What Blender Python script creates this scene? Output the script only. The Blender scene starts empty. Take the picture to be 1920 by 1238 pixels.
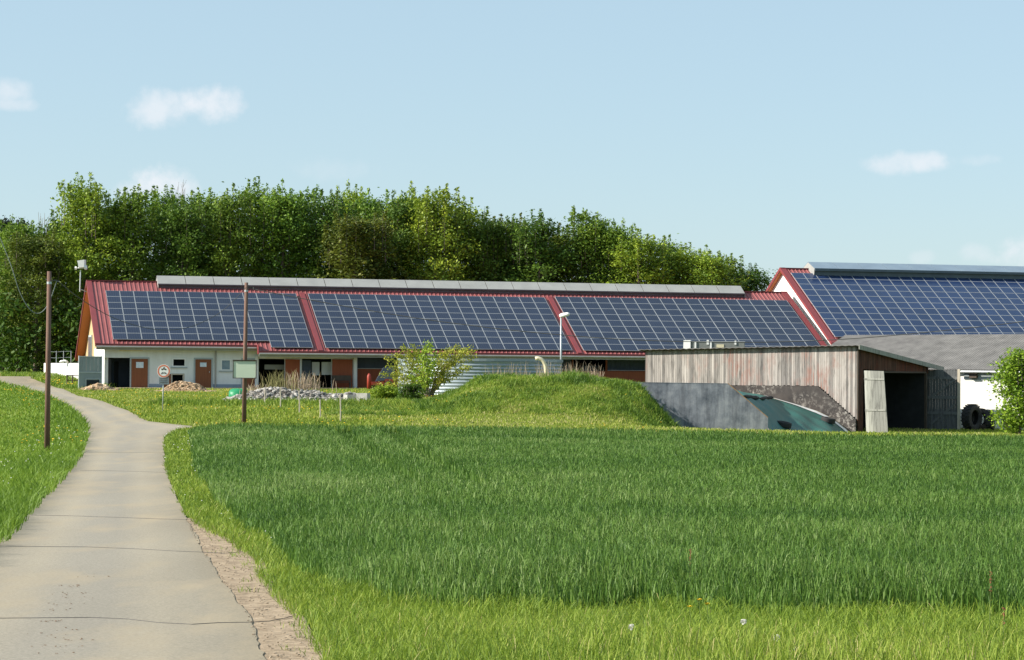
import bpy, math, random
import numpy as np
from mathutils import Vector, Matrix
random.seed(7); RNG = np.random.default_rng(11)
sc = bpy.context.scene; COL = sc.collection
SUN_EL, SUN_PHI = 31.0, 10.0
# ------------------------------------------------------------------ camera
FPX, CX, CY = 4300.0, 960.0, 619.0
PT, RL = 84/4300.0, 0.0070
cF = np.array([0, math.cos(PT), math.sin(PT)]); r0 = np.array([1.0, 0, 0]); u0 = np.array([0, -math.sin(PT), math.cos(PT)])
cR = math.cos(RL)*r0+math.sin(RL)*u0; cU = -math.sin(RL)*r0+math.cos(RL)*u0
def ray(px, py): return cF+(px-CX)/FPX*cR+(CY-py)/FPX*cU
def P(px, py, D):
    d = ray(px, py); return d*(D/d[1])
def plane_hit(px, py, p0, n):
    d = ray(px, py); return d*(np.dot(p0, n)/np.dot(d, n))
cam = bpy.data.cameras.new('camera'); co = bpy.data.objects.new('camera', cam); COL.objects.link(co)
cam.sensor_width = 36; cam.lens = 36*FPX/1920; cam.clip_start = .5; cam.clip_end = 9000
M = Matrix.Identity(4)
for i in range(3): M[i][0] = cR[i]; M[i][1] = cU[i]; M[i][2] = -cF[i]
co.matrix_world = M; sc.camera = co
# ------------------------------------------------------------------ terrain
def ss(a, b, x):
    t = np.clip((np.asarray(x, float)-a)/(b-a), 0, 1); return t*t*(3-2*t)
_py = [-400, 0, 12, 20, 32, 42, 60, 79, 90, 98, 105, 112, 135, 165, 180, 220, 300, 1000, 4000]
_pz = [-2.2, -2.0, -1.95, -2.2, -2.38, -2.5, -2.64, -2.69, -2.66, -2.5, -2.22, -1.9, -1.55, -1.2, -1.0, -.6, 0, 2, 2]
_mx = [-9, -7.5, -5.59, -4.47, -3.07, -1.68, -.84, 1.68, 3.9, 5.3, 6.42, 7.5, 8.4, 9.2, 11]
_mz = [-2.6, -2.4, -2.05, -1.58, -.92, -.28, -.05, -.03, -.06, -.2, -.42, -1.5, -2.45, -3.2, -3.4]
def vnoise(x, y, s, seed=0):
    x = np.asarray(x, float)/s; y = np.asarray(y, float)/s
    xi = np.floor(x).astype(np.int64); yi = np.floor(y).astype(np.int64); fx = x-xi; fy = y-yi
    fx = fx*fx*(3-2*fx); fy = fy*fy*(3-2*fy)
    def h(a, b):
        n = (a*374761393+b*668265263+seed*974711) & 0x7fffffff
        n = ((n ^ (n >> 13))*1274126177) & 0x7fffffff
        return ((n ^ (n >> 16)) & 0xffff)/65535.0
    return (h(xi, yi)*(1-fx)+h(xi+1, yi)*fx)*(1-fy)+(h(xi, yi+1)*(1-fx)+h(xi+1, yi+1)*fx)*fy
def mound_amt(x, y):
    b = ss(108, 119, y)*(1-ss(124.5, 133, y)); H = np.interp(x, _mx, _mz)-.13; return b, H
def g(x, y):
    x = np.asarray(x, float); y = np.asarray(y, float)
    z = (np.interp(y-2.5, _py, _pz)+np.interp(y, _py, _pz)+np.interp(y+2.5, _py, _pz))/3
    z = z-.01*np.clip(x+9, 0, 60)*ss(55, 95, y)*(1-ss(105, 125, y))
    bl = ss(3, 10, x)*ss(103, 112, y)*(1-ss(150, 165, y)); z = z*(1-bl)+(-3.25)*bl
    z = z+.55*ss(-32, -38, x)*ss(145, 178, y)
    z = z+.06*(vnoise(x, y, 7, 3)-.5)*ss(10, 30, y)
    b, H = mound_amt(x, y); H2 = H+.24*(vnoise(x, y, 1.7, 9)-.5)+.24*(vnoise(x, y, .7, 19)-.5)
    return np.where(H2 > z, z+(H2-z)*b, z)
_tD = np.concatenate([np.arange(5, 60, .1), np.arange(60, 420, .25)])
def G(px, py, off=0.0):
    d = ray(px, py); d = d/d[1]
    zz = d[2]*_tD-g(d[0]*_tD, _tD)-off
    k = np.where(zz < 0)[0]
    if len(k) == 0: return d*400
    k = k[0]
    if k == 0: return d*_tD[0]
    t = _tD[k-1]+(_tD[k]-_tD[k-1])*zz[k-1]/(zz[k-1]-zz[k]); return d*t
def gz(x, y): return float(g(x, y))
# ------------------------------------------------------------------ materials
def nt(name):
    m = bpy.data.materials.new(name); m.use_nodes = True; n = m.node_tree; n.nodes.clear()
    o = n.nodes.new('ShaderNodeOutputMaterial'); b = n.nodes.new('ShaderNodeBsdfPrincipled'); n.links.new(b.outputs[0], o.inputs[0]); return m, n, b, o
def ramp(n, stops):
    r = n.nodes.new('ShaderNodeValToRGB'); e = r.color_ramp.elements
    while len(e) < len(stops): e.new(.5)
    for k, (p, c) in enumerate(stops): e[k].position = p; e[k].color = (*c, 1)
    return r
def noise(n, scale, detail=4, stretch=None, rough=.6, coord='Object'):
    t = n.nodes.new('ShaderNodeTexCoord'); q = n.nodes.new('ShaderNodeTexNoise'); q.inputs['Scale'].default_value = scale; q.inputs['Detail'].default_value = detail; q.inputs['Roughness'].default_value = rough
    if stretch:
        mp = n.nodes.new('ShaderNodeMapping'); mp.inputs['Scale'].default_value = stretch; n.links.new(t.outputs[coord], mp.inputs[0]); n.links.new(mp.outputs[0], q.inputs[0])
    else: n.links.new(t.outputs[coord], q.inputs[0])
    return q
def mixc(n, fac, a, b, mode='MIX'):
    m = n.nodes.new('ShaderNodeMix'); m.data_type = 'RGBA'; m.blend_type = mode
    for s, i in ((fac, 0), (a, 6), (b, 7)):
        if hasattr(s, 'links'): n.links.new(s, m.inputs[i])
        elif i == 0: m.inputs[0].default_value = s
        else: m.inputs[i].default_value = (*s, 1)
    return m.outputs[2]
def pm(name, c1, c2=None, scale=3, rough=.8, bump=.0, stretch=None, bscale=None, metal=0, spec=.3, lo=.3, hi=.7):
    m, n, b, o = nt(name); c2 = c2 or tuple(x*.8 for x in c1)
    q = noise(n, scale, 6, stretch); r = ramp(n, [(lo, c1), (hi, c2)]); n.links.new(q.outputs[0], r.inputs[0]); n.links.new(r.outputs[0], b.inputs['Base Color'])
    b.inputs['Roughness'].default_value = rough; b.inputs['Metallic'].default_value = metal; b.inputs['Specular IOR Level'].default_value = spec
    if bump:
        q2 = noise(n, bscale or scale*4, 5, stretch); u = n.nodes.new('ShaderNodeBump'); u.inputs['Strength'].default_value = bump; u.inputs['Distance'].default_value = .03; n.links.new(q2.outputs[0], u.inputs['Height']); n.links.new(u.outputs[0], b.inputs['Normal'])
    return m
def attr(n, name):
    a = n.nodes.new('ShaderNodeAttribute'); a.attribute_name = name; return a
def leafmat(name, stops, trans=.35, rough=.5, objcol=False, spec=.3):
    m, n, b, o = nt(name); a = attr(n, 'tint'); r = ramp(n, stops); n.links.new(a.outputs['Fac'], r.inputs[0]); col = r.outputs[0]
    if objcol:
        oi = n.nodes.new('ShaderNodeObjectInfo'); col = mixc(n, 1.0, col, oi.outputs['Color'], 'MULTIPLY')
    n.links.new(col, b.inputs['Base Color']); b.inputs['Roughness'].default_value = rough; b.inputs['Specular IOR Level'].default_value = spec
    t = n.nodes.new('ShaderNodeBsdfTranslucent'); n.links.new(col, t.inputs[0]); s = n.nodes.new('ShaderNodeMixShader'); s.inputs[0].default_value = trans
    n.links.new(b.outputs[0], s.inputs[1]); n.links.new(t.outputs[0], s.inputs[2]); n.links.new(s.outputs[0], o.inputs[0]); return m
MT = {}
MT['roof'] = pm('red_metal_roof', (.285, .085, .085), (.225, .068, .068), .6, .5, spec=.35)
MT['roof_dark'] = pm('red_trim', (.215, .045, .05), (.175, .04, .044), 1, .5)
MT['plaster'] = pm('white_plaster', (.72, .73, .72), (.56, .565, .55), 1.1, .9, .1, stretch=(1.5, 1.5, .35), lo=.42, hi=.85)
MT['plinth'] = pm('grey_plinth', (.27, .32, .38), (.22, .27, .33), 2, .9)
MT['wood_brown'] = pm('brown_door_wood', (.24, .085, .034), (.18, .06, .026), 3, .6, .15, (4, 4, .3))
MT['wood_red'] = pm('red_brown_boards', (.30, .085, .038), (.23, .062, .028), 3, .7, .15, (5, 5, .4))
MT['soffit'] = pm('orange_soffit', (.48, .17, .055), (.4, .13, .045), 2, .7, .1, (6, 6, .4))
MT['pale_wood'] = pm('pale_gable_wood', (.5, .36, .2), (.42, .3, .17), 2, .7)
MT['frame_grey'] = pm('grey_frame', (.38, .42, .43), (.3, .34, .35), 2, .6)
MT['gutter'] = pm('zinc_gutter', (.36, .35, .32), (.28, .27, .25), 2, .5, metal=.3)
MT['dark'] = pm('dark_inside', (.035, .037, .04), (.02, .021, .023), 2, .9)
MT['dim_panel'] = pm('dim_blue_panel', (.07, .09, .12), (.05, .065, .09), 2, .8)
MT['vent_sheet'] = pm('vent_light_sheet', (.33, .33, .315), (.26, .26, .25), .7, .55, lo=.35, hi=.75)
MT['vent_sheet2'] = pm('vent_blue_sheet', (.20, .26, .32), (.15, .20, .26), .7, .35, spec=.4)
MT['vent_shadow_band'] = pm('vent_purple_shadow', (.16, .12, .14), (.12, .09, .11), 1, .7)  # purple-dark colour painting the shadow in the gap under the vent sheets
MT['vent_shadow_band2'] = pm('vent_steel_band', (.10, .13, .16), (.07, .09, .12), 1, .5)
MT['alu'] = pm('aluminium_frame', (.34, .36, .38), (.29, .31, .33), 2, .45, metal=.2)
MT['steel'] = pm('galvanised_steel', (.5, .53, .55), (.4, .43, .45), 2, .45, metal=.4)
MT['white'] = pm('white_paint', (.8, .8, .79), (.7, .7, .68), 1.5, .6)
MT['paper'] = pm('paper', (.72, .76, .8), (.5, .6, .72), 6, .7)
MT['pebble'] = pm('sand_pebble', (.36, .29, .21), (.2, .16, .12), 20, .95)
MT['glass'] = pm('window_glass', (.1, .16, .22), (.2, .28, .33), 2, .08, spec=.6)
MT['black'] = pm('black_rubber', (.022, .022, .024), (.035, .034, .033), 5, .75, .2)
MT['tread'] = pm('tyre_rubber', (.045, .043, .042), (.03, .029, .028), 5, .85, .3)
MT['pole'] = pm('tarred_pole_wood', (.19, .115, .085), (.12, .07, .055), 5, .85, .3, (6, 6, .25))
MT['concrete_dark'] = pm('dirty_concrete', (.055, .048, .042), (.13, .115, .1), 1.6, .95, .4)
MT['sunlit_edge'] = pm('orange_sunlit_edge', (.42, .24, .11), (.3, .18, .09), 5, .9, .3)  # orange that paints sunlight along the top of the concrete wall
MT['tarp'] = pm('green_tarp', (.022, .105, .088), (.03, .13, .11), 1.3, .55, .35, bscale=3, spec=.4)
MT['film'] = pm('white_film', (.85, .86, .86), (.75, .76, .76), 2, .35)
MT['straw'] = pm('straw', (.4, .33, .22), (.25, .2, .13), 7, .95, .6)
MT['fibre'] = pm('fibre_cement', (.125, .12, .115), (.22, .21, .2), 1.1, .95, .4, lo=.35, hi=.75)
MT['limewash'] = pm('limewashed_wall', (.78, .77, .74), (.66, .64, .6), .9, .95, .25)
MT['board_face'] = pm('notice_face', (.56, .63, .5), (.49, .57, .45), .9, .6)
MT['cable'] = pm('black_cable', (.07, .068, .065), (.1, .098, .092), 5, .8)
MT['pale_cable'] = pm('pale_cable', (.17, .21, .2), (.13, .16, .15), 3, .6)
MT['dark_wood'] = pm('dark_wood', (.09, .07, .055), (.06, .045, .035), 3, .85, .2, (5, 5, .5))
MT['stake'] = pm('pale_stake', (.5, .45, .37), (.38, .33, .26), 6, .9, .2, (5, 5, .4))
MT['cream'] = pm('cream_plastic', (.66, .6, .42), (.58, .52, .36), 4, .5)
MT['earth'] = pm('brown_earth', (.33, .22, .13), (.2, .13, .075), 3, .95, .8)
MT['red_paint'] = pm('red_paint', (.35, .05, .03), (.28, .04, .025), 3, .5)
MT['green_plastic'] = pm('green_plastic', (.02, .26, .11), (.02, .2, .09), 3, .45)
MT['bark'] = pm('bark', (.16, .13, .1), (.09, .075, .06), 3, .95, .5, (4, 4, .7))
MT['twig'] = pm('twig_bark', (.24, .2, .15), (.16, .13, .1), 3, .95)
MT['ochre'] = pm('yellow_petals', (.75, .5, .02), (.7, .42, .02), 3, .6)
MT['fluff'] = pm('white_fluff', (.75, .74, .7), (.6, .6, .57), 8, .95)
MT['mud'] = pm('mud', (.2, .12, .065), (.15, .09, .05), 9, .95, .5)
# weathered planks: per-plank tint + vertical grain + reddish paint remains
def planks(name, pale, grey, red, redamt):
    m, n, b, o = nt(name); a = attr(n, 'tint'); r = ramp(n, [(0, grey), (.55, pale), (1, tuple(min(1, x*1.35) for x in pale))]); n.links.new(a.outputs['Fac'], r.inputs[0])
    q = noise(n, 1, 7, (7, 7, .9)); q2 = noise(n, .35, 5, (1.6, 1.6, 1)); 
    rr = ramp(n, [(redamt, (0, 0, 0)), (redamt+.16, (1, 1, 1))]); n.links.new(q2.outputs[0], rr.inputs[0])
    rg = ramp(n, [(.42, (0, 0, 0)), (.6, (1, 1, 1))]); n.links.new(q.outputs[0], rg.inputs[0])
    f = n.nodes.new('ShaderNodeMath'); f.operation = 'MULTIPLY'; n.links.new(rr.outputs[0], f.inputs[0]); n.links.new(rg.outputs[0], f.inputs[1])
    c = mixc(n, f.outputs[0], r.outputs[0], red); rk = ramp(n, [(.3, (.45, .45, .45)), (.5, (1, 1, 1))]); n.links.new(q.outputs[0], rk.inputs[0])
    c = mixc(n, 1.0, c, rk.outputs[0], 'MULTIPLY'); n.links.new(c, b.inputs['Base Color']); b.inputs['Roughness'].default_value = .9; b.inputs['Specular IOR Level'].default_value = .15
    return m
MT['planks'] = planks('weathered_planks', (.315, .29, .27), (.165, .155, .148), (.25, .14, .115), .46)
MT['planks_red'] = planks('dark_red_planks', (.1, .05, .035), (.05, .03, .024), (.12, .035, .02), .4)
MT['planks_shade_toned'] = planks('shadow_darkened_planks', (.15, .155, .155), (.085, .09, .095), (.13, .1, .085), .62)  # darker plank tone standing in for the shadow on the gate
MT['planks_grey'] = planks('grey_planks', (.3, .3, .27), (.2, .2, .185), (.2, .13, .1), .62)
# asphalt lane
def asphalt():
    m, n, b, o = nt('pale_asphalt'); q = noise(n, .22, 6, (1, .35, 1)); r = ramp(n, [(.35, (.285, .26, .215)), (.6, (.325, .297, .245))]); n.links.new(q.outputs[0], r.inputs[0])
    f = noise(n, 34, 5, None, .8); fr = ramp(n, [(.3, (.66, .66, .66)), (.7, (1.22, 1.22, 1.22))]); n.links.new(f.outputs[0], fr.inputs[0]); c = mixc(n, 1, r.outputs[0], fr.outputs[0], 'MULTIPLY')
    tw = attr(n, 'tint'); wt = ramp(n, [(0, (.93, .9, .84)), (.14, (.98, .96, .92)), (.27, (1.09, 1.06, 1.0)), (.42, (.97, .97, .97)), (.58, (.95, .95, .95)), (.74, (1.09, 1.06, 1.0)), (.9, (.97, .95, .9)), (1, (.9, .86, .78))]); n.links.new(tw.outputs['Fac'], wt.inputs[0]); c = mixc(n, 1, c, wt.outputs[0], 'MULTIPLY'); d = noise(n, .9, 6, (1, .25, 1)); dr = ramp(n, [(.5, (0, 0, 0)), (.72, (.8, .8, .8))]); n.links.new(d.outputs[0], dr.inputs[0])
    c = mixc(n, dr.outputs[0], c, (.37, .305, .21)); n.links.new(c, b.inputs['Base Color']); b.inputs['Roughness'].default_value = .95; b.inputs['Specular IOR Level'].default_value = .1
    u = n.nodes.new('ShaderNodeBump'); u.inputs['Strength'].default_value = .35; u.inputs['Distance'].default_value = .02; n.links.new(f.outputs[0], u.inputs['Height']); n.links.new(u.outputs[0], b.inputs['Normal']); return m
MT['asphalt'] = asphalt()
MT['gravel'] = pm('sandy_gravel', (.39, .30, .205), (.21, .155, .10), 7, .95, .45, bscale=22, lo=.36, hi=.66)
MT['ground'] = pm('grassy_ground', (.10, .15, .022), (.15, .18, .035), .8, 1.0, .5, spec=0)
MT['soil'] = pm('green_soil', (.032, .066, .014), (.045, .08, .02), 1.5, 1.0, .3, spec=0)
# concrete silo wall: streaky blue-grey
def conc():
    m, n, b, o = nt('streaked_concrete'); q = noise(n, .8, 9, (1, 1, .8), .72); r = ramp(n, [(.36, (.115, .13, .155)), (.5, (.235, .25, .28)), (.66, (.38, .388, .41))]); n.links.new(q.outputs[0], r.inputs[0])
    q2 = noise(n, 1, 6, (4, 4, .35)); r2 = ramp(n, [(.36, (.45, .45, .47)), (.55, (1, 1, 1))]); n.links.new(q2.outputs[0], r2.inputs[0]); c = mixc(n, .55, r.outputs[0], r2.outputs[0], 'MULTIPLY')
    n.links.new(c, b.inputs['Base Color']); b.inputs['Roughness'].default_value = .9; b.inputs['Specular IOR Level'].default_value = .2; return m
MT['concrete'] = conc()
# lichen covered inner wall
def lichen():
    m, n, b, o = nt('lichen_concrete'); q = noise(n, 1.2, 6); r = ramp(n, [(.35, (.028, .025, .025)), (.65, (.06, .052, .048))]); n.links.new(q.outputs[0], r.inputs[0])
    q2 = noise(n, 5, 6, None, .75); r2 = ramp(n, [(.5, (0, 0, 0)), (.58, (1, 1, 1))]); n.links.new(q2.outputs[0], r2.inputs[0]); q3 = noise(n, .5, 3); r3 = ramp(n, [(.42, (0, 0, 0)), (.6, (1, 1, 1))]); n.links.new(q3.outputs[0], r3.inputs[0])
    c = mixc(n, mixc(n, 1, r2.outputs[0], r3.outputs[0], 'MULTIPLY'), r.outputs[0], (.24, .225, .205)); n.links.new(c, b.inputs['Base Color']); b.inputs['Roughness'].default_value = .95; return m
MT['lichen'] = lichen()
# solar cells (object space of one module: x 0..1 across, y up the slope)
def cells(name, base, line):
    m, n, b, o = nt(name); t = n.nodes.new('ShaderNodeTexCoord'); sx = n.nodes.new('ShaderNodeSeparateXYZ'); n.links.new(t.outputs['UV'], sx.inputs[0])
    def saw(src, k, w):
        a = n.nodes.new('ShaderNodeMath'); a.operation = 'MULTIPLY'; a.inputs[1].default_value = k; n.links.new(src, a.inputs[0])
        f = n.nodes.new('ShaderNodeMath'); f.operation = 'FRACT'; n.links.new(a.outputs[0], f.inputs[0])
        c = n.nodes.new('ShaderNodeMath'); c.operation = 'LESS_THAN'; c.inputs[1].default_value = w; n.links.new(f.outputs[0], c.inputs[0]); return c.outputs[0]
    mx = n.nodes.new('ShaderNodeMath'); mx.operation = 'MAXIMUM'; n.links.new(saw(sx.outputs[0], 6, .16), mx.inputs[0]); n.links.new(saw(sx.outputs[1], 6, .07), mx.inputs[1])
    v = noise(n, .35, 4); rv = ramp(n, [(.3, tuple(x*.8 for x in base)), (.7, tuple(x*1.2 for x in base))]); n.links.new(v.outputs[0], rv.inputs[0])
    oi = n.nodes.new('ShaderNodeObjectInfo'); rv2 = ramp(n, [(0, (.85, .85, .88)), (1, (1.15, 1.12, 1.1))]); n.links.new(oi.outputs['Random'], rv2.inputs[0])
    c = mixc(n, 1, mixc(n, mx.outputs[0], rv.outputs[0], line), rv2.outputs[0], 'MULTIPLY')
    n.links.new(c, b.inputs['Base Color']); b.inputs['Roughness'].default_value = .22; b.inputs['Specular IOR Level'].default_value = .45; return m
MT['cells'] = cells('solar_cells', (.013, .020, .046), (.028, .038, .07))
MT['cells2'] = cells('solar_cells_blue', (.012, .028, .082), (.026, .044, .1))
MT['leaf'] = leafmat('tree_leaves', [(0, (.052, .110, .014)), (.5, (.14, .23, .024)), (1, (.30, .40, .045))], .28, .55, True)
MT['needle'] = leafmat('conifer_needles', [(0, (.012, .022, .014)), (1, (.03, .05, .028))], .05, .7)
MT['wheat'] = leafmat('wheat_leaves', [(0, (.052, .122, .018)), (.5, (.108, .208, .032)), (.8, (.17, .27, .058)), (1, (.27, .36, .125))], .3, .55, spec=.3)
MT['grass'] = leafmat('verge_grass', [(0, (.085, .155, .018)), (.5, (.205, .30, .03)), (.85, (.32, .38, .06)), (1, (.48, .42, .18))], .35, .6)
MT['fieldgrass'] = leafmat('young_crop', [(0, (.085, .165, .018)), (.6, (.175, .285, .026)), (1, (.28, .36, .055))], .35, .6)
MT['meadow'] = leafmat('meadow_grass', [(0, (.11, .19, .02)), (.5, (.23, .31, .03)), (.85, (.34, .37, .07)), (1, (.45, .42, .18))], .35, .65)
MT['lush'] = leafmat('lush_grass', [(0, (.07, .14, .018)), (.5, (.17, .27, .028)), (.85, (.29, .34, .05)), (1, (.4, .37, .14))], .35, .6)
MT['dry'] = leafmat('dry_reed', [(0, (.30, .22, .14)), (1, (.52, .43, .32))], .2, .8)
MT['rock'] = leafmat('rubble_stone', [(0, (.09, .083, .075)), (.5, (.235, .22, .2)), (1, (.46, .44, .41))], 0, .95)
MT['rock_tan'] = leafmat('tan_stone', [(0, (.2, .13, .075)), (.5, (.34, .235, .145)), (1, (.52, .4, .27))], 0, .95)
MT['steel_blue'] = pm('bluish_galvanised_steel', (.32, .365, .395), (.23, .28, .315), .8, .5, metal=.35)
MT['frame_grey2'] = pm('grey_trailer_side', (.2, .21, .2), (.15, .16, .155), 2, .7)
MT['sheet_grey'] = pm('grey_sheet_metal', (.3, .33, .34), (.22, .25, .26), 1, .6, metal=.2)
MT['sign_red'] = pm('faded_sign_red', (.62, .2, .12), (.55, .17, .1), 3, .5)
MT['plate_grey'] = pm('grey_sign_plate', (.2, .24, .26), (.12, .15, .17), 8, .6)
MT['concrete_pale'] = pm('pale_concrete', (.46, .45, .42), (.32, .31, .29), 3, .9, .3)
MT['stemgreen'] = pm('stem_green', (.1, .15, .04), (.13, .16, .05), 4, .6)
MT['sorrel'] = pm('sorrel_seed', (.3, .1, .05), (.22, .09, .05), 9, .8)
MT['reed_green'] = leafmat('greenish_weed', [(0, (.16, .17, .06)), (.6, (.28, .25, .11)), (1, (.42, .35, .2))], .25, .8)
# ------------------------------------------------------------------ object helpers
WL = {}
def link(o, parent=None):
    COL.objects.link(o)
    if parent is not None:
        o.parent = parent
    return o
def tag(o, label=None, cat=None, group=None, kind=None):
    if label: o['label'] = label
    if cat: o['category'] = cat
    if group: o['group'] = group
    if kind: o['kind'] = kind
    return o
def thing(name, label, cat, loc, group=None, rotz=0):
    o = bpy.data.objects.new(name, None); o.empty_display_size = .3; o.location = tuple(loc); o.rotation_euler = (0, 0, rotz); COL.objects.link(o); WL[o.name] = np.array(loc, float); return tag(o, label, cat, group)
def nrm(v): v = np.asarray(v, float); return v/np.linalg.norm(v)
class MB:
    def __init__(s): s.v = []; s.f = []; s.m = []; s.t = []; s.uv = {}
    def add(s, vs, fs, mi=0, tint=.5):
        k = len(s.v); s.v += [tuple(map(float, p)) for p in vs]; s.t += [tint]*len(vs)
        for f in fs: s.f.append(tuple(i+k for i in f)); s.m.append(mi)
        return s
    def quad(s, a, b, c, d, mi=0, tint=.5): return s.add([a, b, c, d], [(0, 1, 2, 3)], mi, tint)
    def hexa(s, p, mi=0, tint=.5):  # 8 corners: bottom 0-3, top 4-7
        return s.add(p, [(3, 2, 1, 0), (4, 5, 6, 7), (0, 1, 5, 4), (1, 2, 6, 5), (2, 3, 7, 6), (3, 0, 4, 7)], mi, tint)
    def box(s, fr, a0, a1, b0, b1, c0, c1, mi=0, tint=.5):
        return s.hexa([fr(a0, b0, c0), fr(a1, b0, c0), fr(a1, b1, c0), fr(a0, b1, c0), fr(a0, b0, c1), fr(a1, b0, c1), fr(a1, b1, c1), fr(a0, b1, c1)], mi, tint)
    def tube(s, pts, rad, n=6, mi=0, cap=True, tint=.5):
        pts = [np.asarray(p, float) for p in pts]; K = len(pts); rad = [rad]*K if np.isscalar(rad) else rad; vs = []
        for i, p in enumerate(pts):
            d = nrm(pts[min(i+1, K-1)]-pts[max(i-1, 0)]); a = np.cross(d, [0, 0, 1.0] if abs(d[2]) < .9 else [1.0, 0, 0]); a = nrm(a); b = np.cross(d, a)
            for j in range(n):
                w = 2*math.pi*j/n; vs.append(p+rad[i]*(math.cos(w)*a+math.sin(w)*b))
        fs = [(i*n+j, i*n+(j+1) % n, (i+1)*n+(j+1) % n, (i+1)*n+j) for i in range(K-1) for j in range(n)]
        if cap: fs += [tuple(range(n-1, -1, -1)), tuple((K-1)*n+j for j in range(n))]
        return s.add(vs, fs, mi, tint)
    def prism(s, poly, ext, mi=0, tint=.5):  # planar polygon (3d pts) extruded by vector
        n = len(poly); a = [np.asarray(p, float) for p in poly]; b = [p+np.asarray(ext, float) for p in a]
        return s.add(a+b, [tuple(range(n-1, -1, -1)), tuple(range(n, 2*n))]+[(i, (i+1) % n, n+(i+1) % n, n+i) for i in range(n)], mi, tint)
    def rock(s, c, r, mi=0, tint=.5, flat=.75):
        vs = []; n = 6; c = np.asarray(c, float)
        sx, sy, sz = r*random.uniform(.7, 1.3), r*random.uniform(.7, 1.3), r*flat*random.uniform(.6, 1.2); w0 = random.random()*6
        for la, k in ((-.9, .5), (-.25, 1), (.45, .85)):
            for j in range(n):
                w = w0+2*math.pi*j/n+random.uniform(-.3, .3); q = k*random.uniform(.8, 1.2); vs.append(c+np.array([sx*q*math.cos(w), sy*q*math.sin(w), sz*(la+random.uniform(-.2, .2))]))
        vs.append(c+np.array([random.uniform(-.3, .3)*sx, random.uniform(-.3, .3)*sy, sz*.85]))
        fs = [(i*n+j, i*n+(j+1) % n, (i+1)*n+(j+1) % n, (i+1)*n+j) for i in range(2) for j in range(n)]+[(12+j, 12+(j+1) % n, 18) for j in range(n)]
        return s.add(vs, fs, mi, tint)
    def build(s, name, mats, parent=None, smooth=False, fix=True):
        me = bpy.data.meshes.new(name); off = np.zeros(3)
        if parent is not None: off = WL[parent.name]
        me.from_pydata([tuple(np.array(p)-off) for p in s.v], [], s.f)
        for m in (mats if isinstance(mats, (list, tuple)) else [mats]): me.materials.append(m)
        me.polygons.foreach_set('material_index', s.m)
        a = me.attributes.new('tint', 'FLOAT', 'POINT'); a.data.foreach_set('value', s.t)
        if smooth: me.polygons.foreach_set('use_smooth', [True]*len(s.f))
        me.update()
        if fix:
            import bmesh; b = bmesh.new(); b.from_mesh(me); bmesh.ops.recalc_face_normals(b, faces=b.faces); b.to_mesh(me); b.free()
        o = bpy.data.objects.new(name, me); link(o, parent); WL[o.name] = off; return o
def npmesh(name, V, quads, tris, tint, mats, parent=None, loc=None):
    me = bpy.data.meshes.new(name); nq = len(quads); ntr = len(tris); me.vertices.add(len(V)); me.vertices.foreach_set('co', np.asarray(V, np.float32).ravel())
    lo = np.concatenate([np.asarray(quads, np.int32).ravel(), np.asarray(tris, np.int32).ravel()]); me.loops.add(len(lo)); me.loops.foreach_set('vertex_index', lo)
    me.polygons.add(nq+ntr); st = np.concatenate([np.arange(nq)*4, nq*4+np.arange(ntr)*3]).astype(np.int32); me.polygons.foreach_set('loop_start', st)
    me.update(calc_edges=True)
    a = me.attributes.new('tint', 'FLOAT', 'POINT'); a.data.foreach_set('value', np.asarray(tint, np.float32)); me.materials.append(mats)
    o = bpy.data.objects.new(name, me); link(o, parent)
    if loc is not None: o.location = tuple(loc)
    WL[o.name] = np.zeros(3) if loc is None else np.array(loc); return o
def XYZ(a, b, c): return np.array([a, b, c], float)
def framer(o, ax, ay):
    o = np.array(o, float); ax = np.array([*ax, 0.0]); ay = np.array([*ay, 0.0])
    return lambda a, b, c: o+a*ax+b*ay+np.array([0, 0, c])
# ------------------------------------------------------------------ sky and sun
w = bpy.data.worlds.new('World'); sc.world = w; w.use_nodes = True; n = w.node_tree; n.nodes.clear()
wo = n.nodes.new('ShaderNodeOutputWorld'); bg = n.nodes.new('ShaderNodeBackground'); n.links.new(bg.outputs[0], wo.inputs[0])
sk = n.nodes.new('ShaderNodeTexSky'); sk.sky_type = 'NISHITA'; sk.sun_disc = False; sk.sun_elevation = math.radians(SUN_EL)
sk.air_density = 1.0; sk.dust_density = 0.9; sk.ozone_density = 2.2; sk.altitude = 400
toS = np.array([-math.cos(math.radians(SUN_PHI)), -math.sin(math.radians(SUN_PHI))])  # towards the sun, horizontal
sk.sun_rotation = math.atan2(toS[0], toS[1])
S3 = np.array([*(toS*math.cos(math.radians(SUN_EL))), math.sin(math.radians(SUN_EL))])
tc = n.nodes.new('ShaderNodeTexCoord'); sx = n.nodes.new('ShaderNodeSeparateXYZ'); n.links.new(tc.outputs['Generated'], sx.inputs[0])
def mth(op, a, b=None):
    q = n.nodes.new('ShaderNodeMath'); q.operation = op
    for i, s in enumerate((a, b)):
        if s is None: continue
        if hasattr(s, 'links'): n.links.new(s, q.inputs[i])
        else: q.inputs[i].default_value = s
    return q.outputs[0]
az = mth('ARCTAN2', sx.outputs[0], sx.outputs[1]); el = mth('ARCSINE', sx.outputs[2])
cn = n.nodes.new('ShaderNodeTexNoise'); cn.inputs['Scale'].default_value = 62; cn.inputs['Detail'].default_value = 9; cn.inputs['Roughness'].default_value = .58; n.links.new(tc.outputs['Generated'], cn.inputs[0])
nz = mth('MULTIPLY', mth('SUBTRACT', cn.outputs[0], .5), 4.6); tot = None
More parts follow.
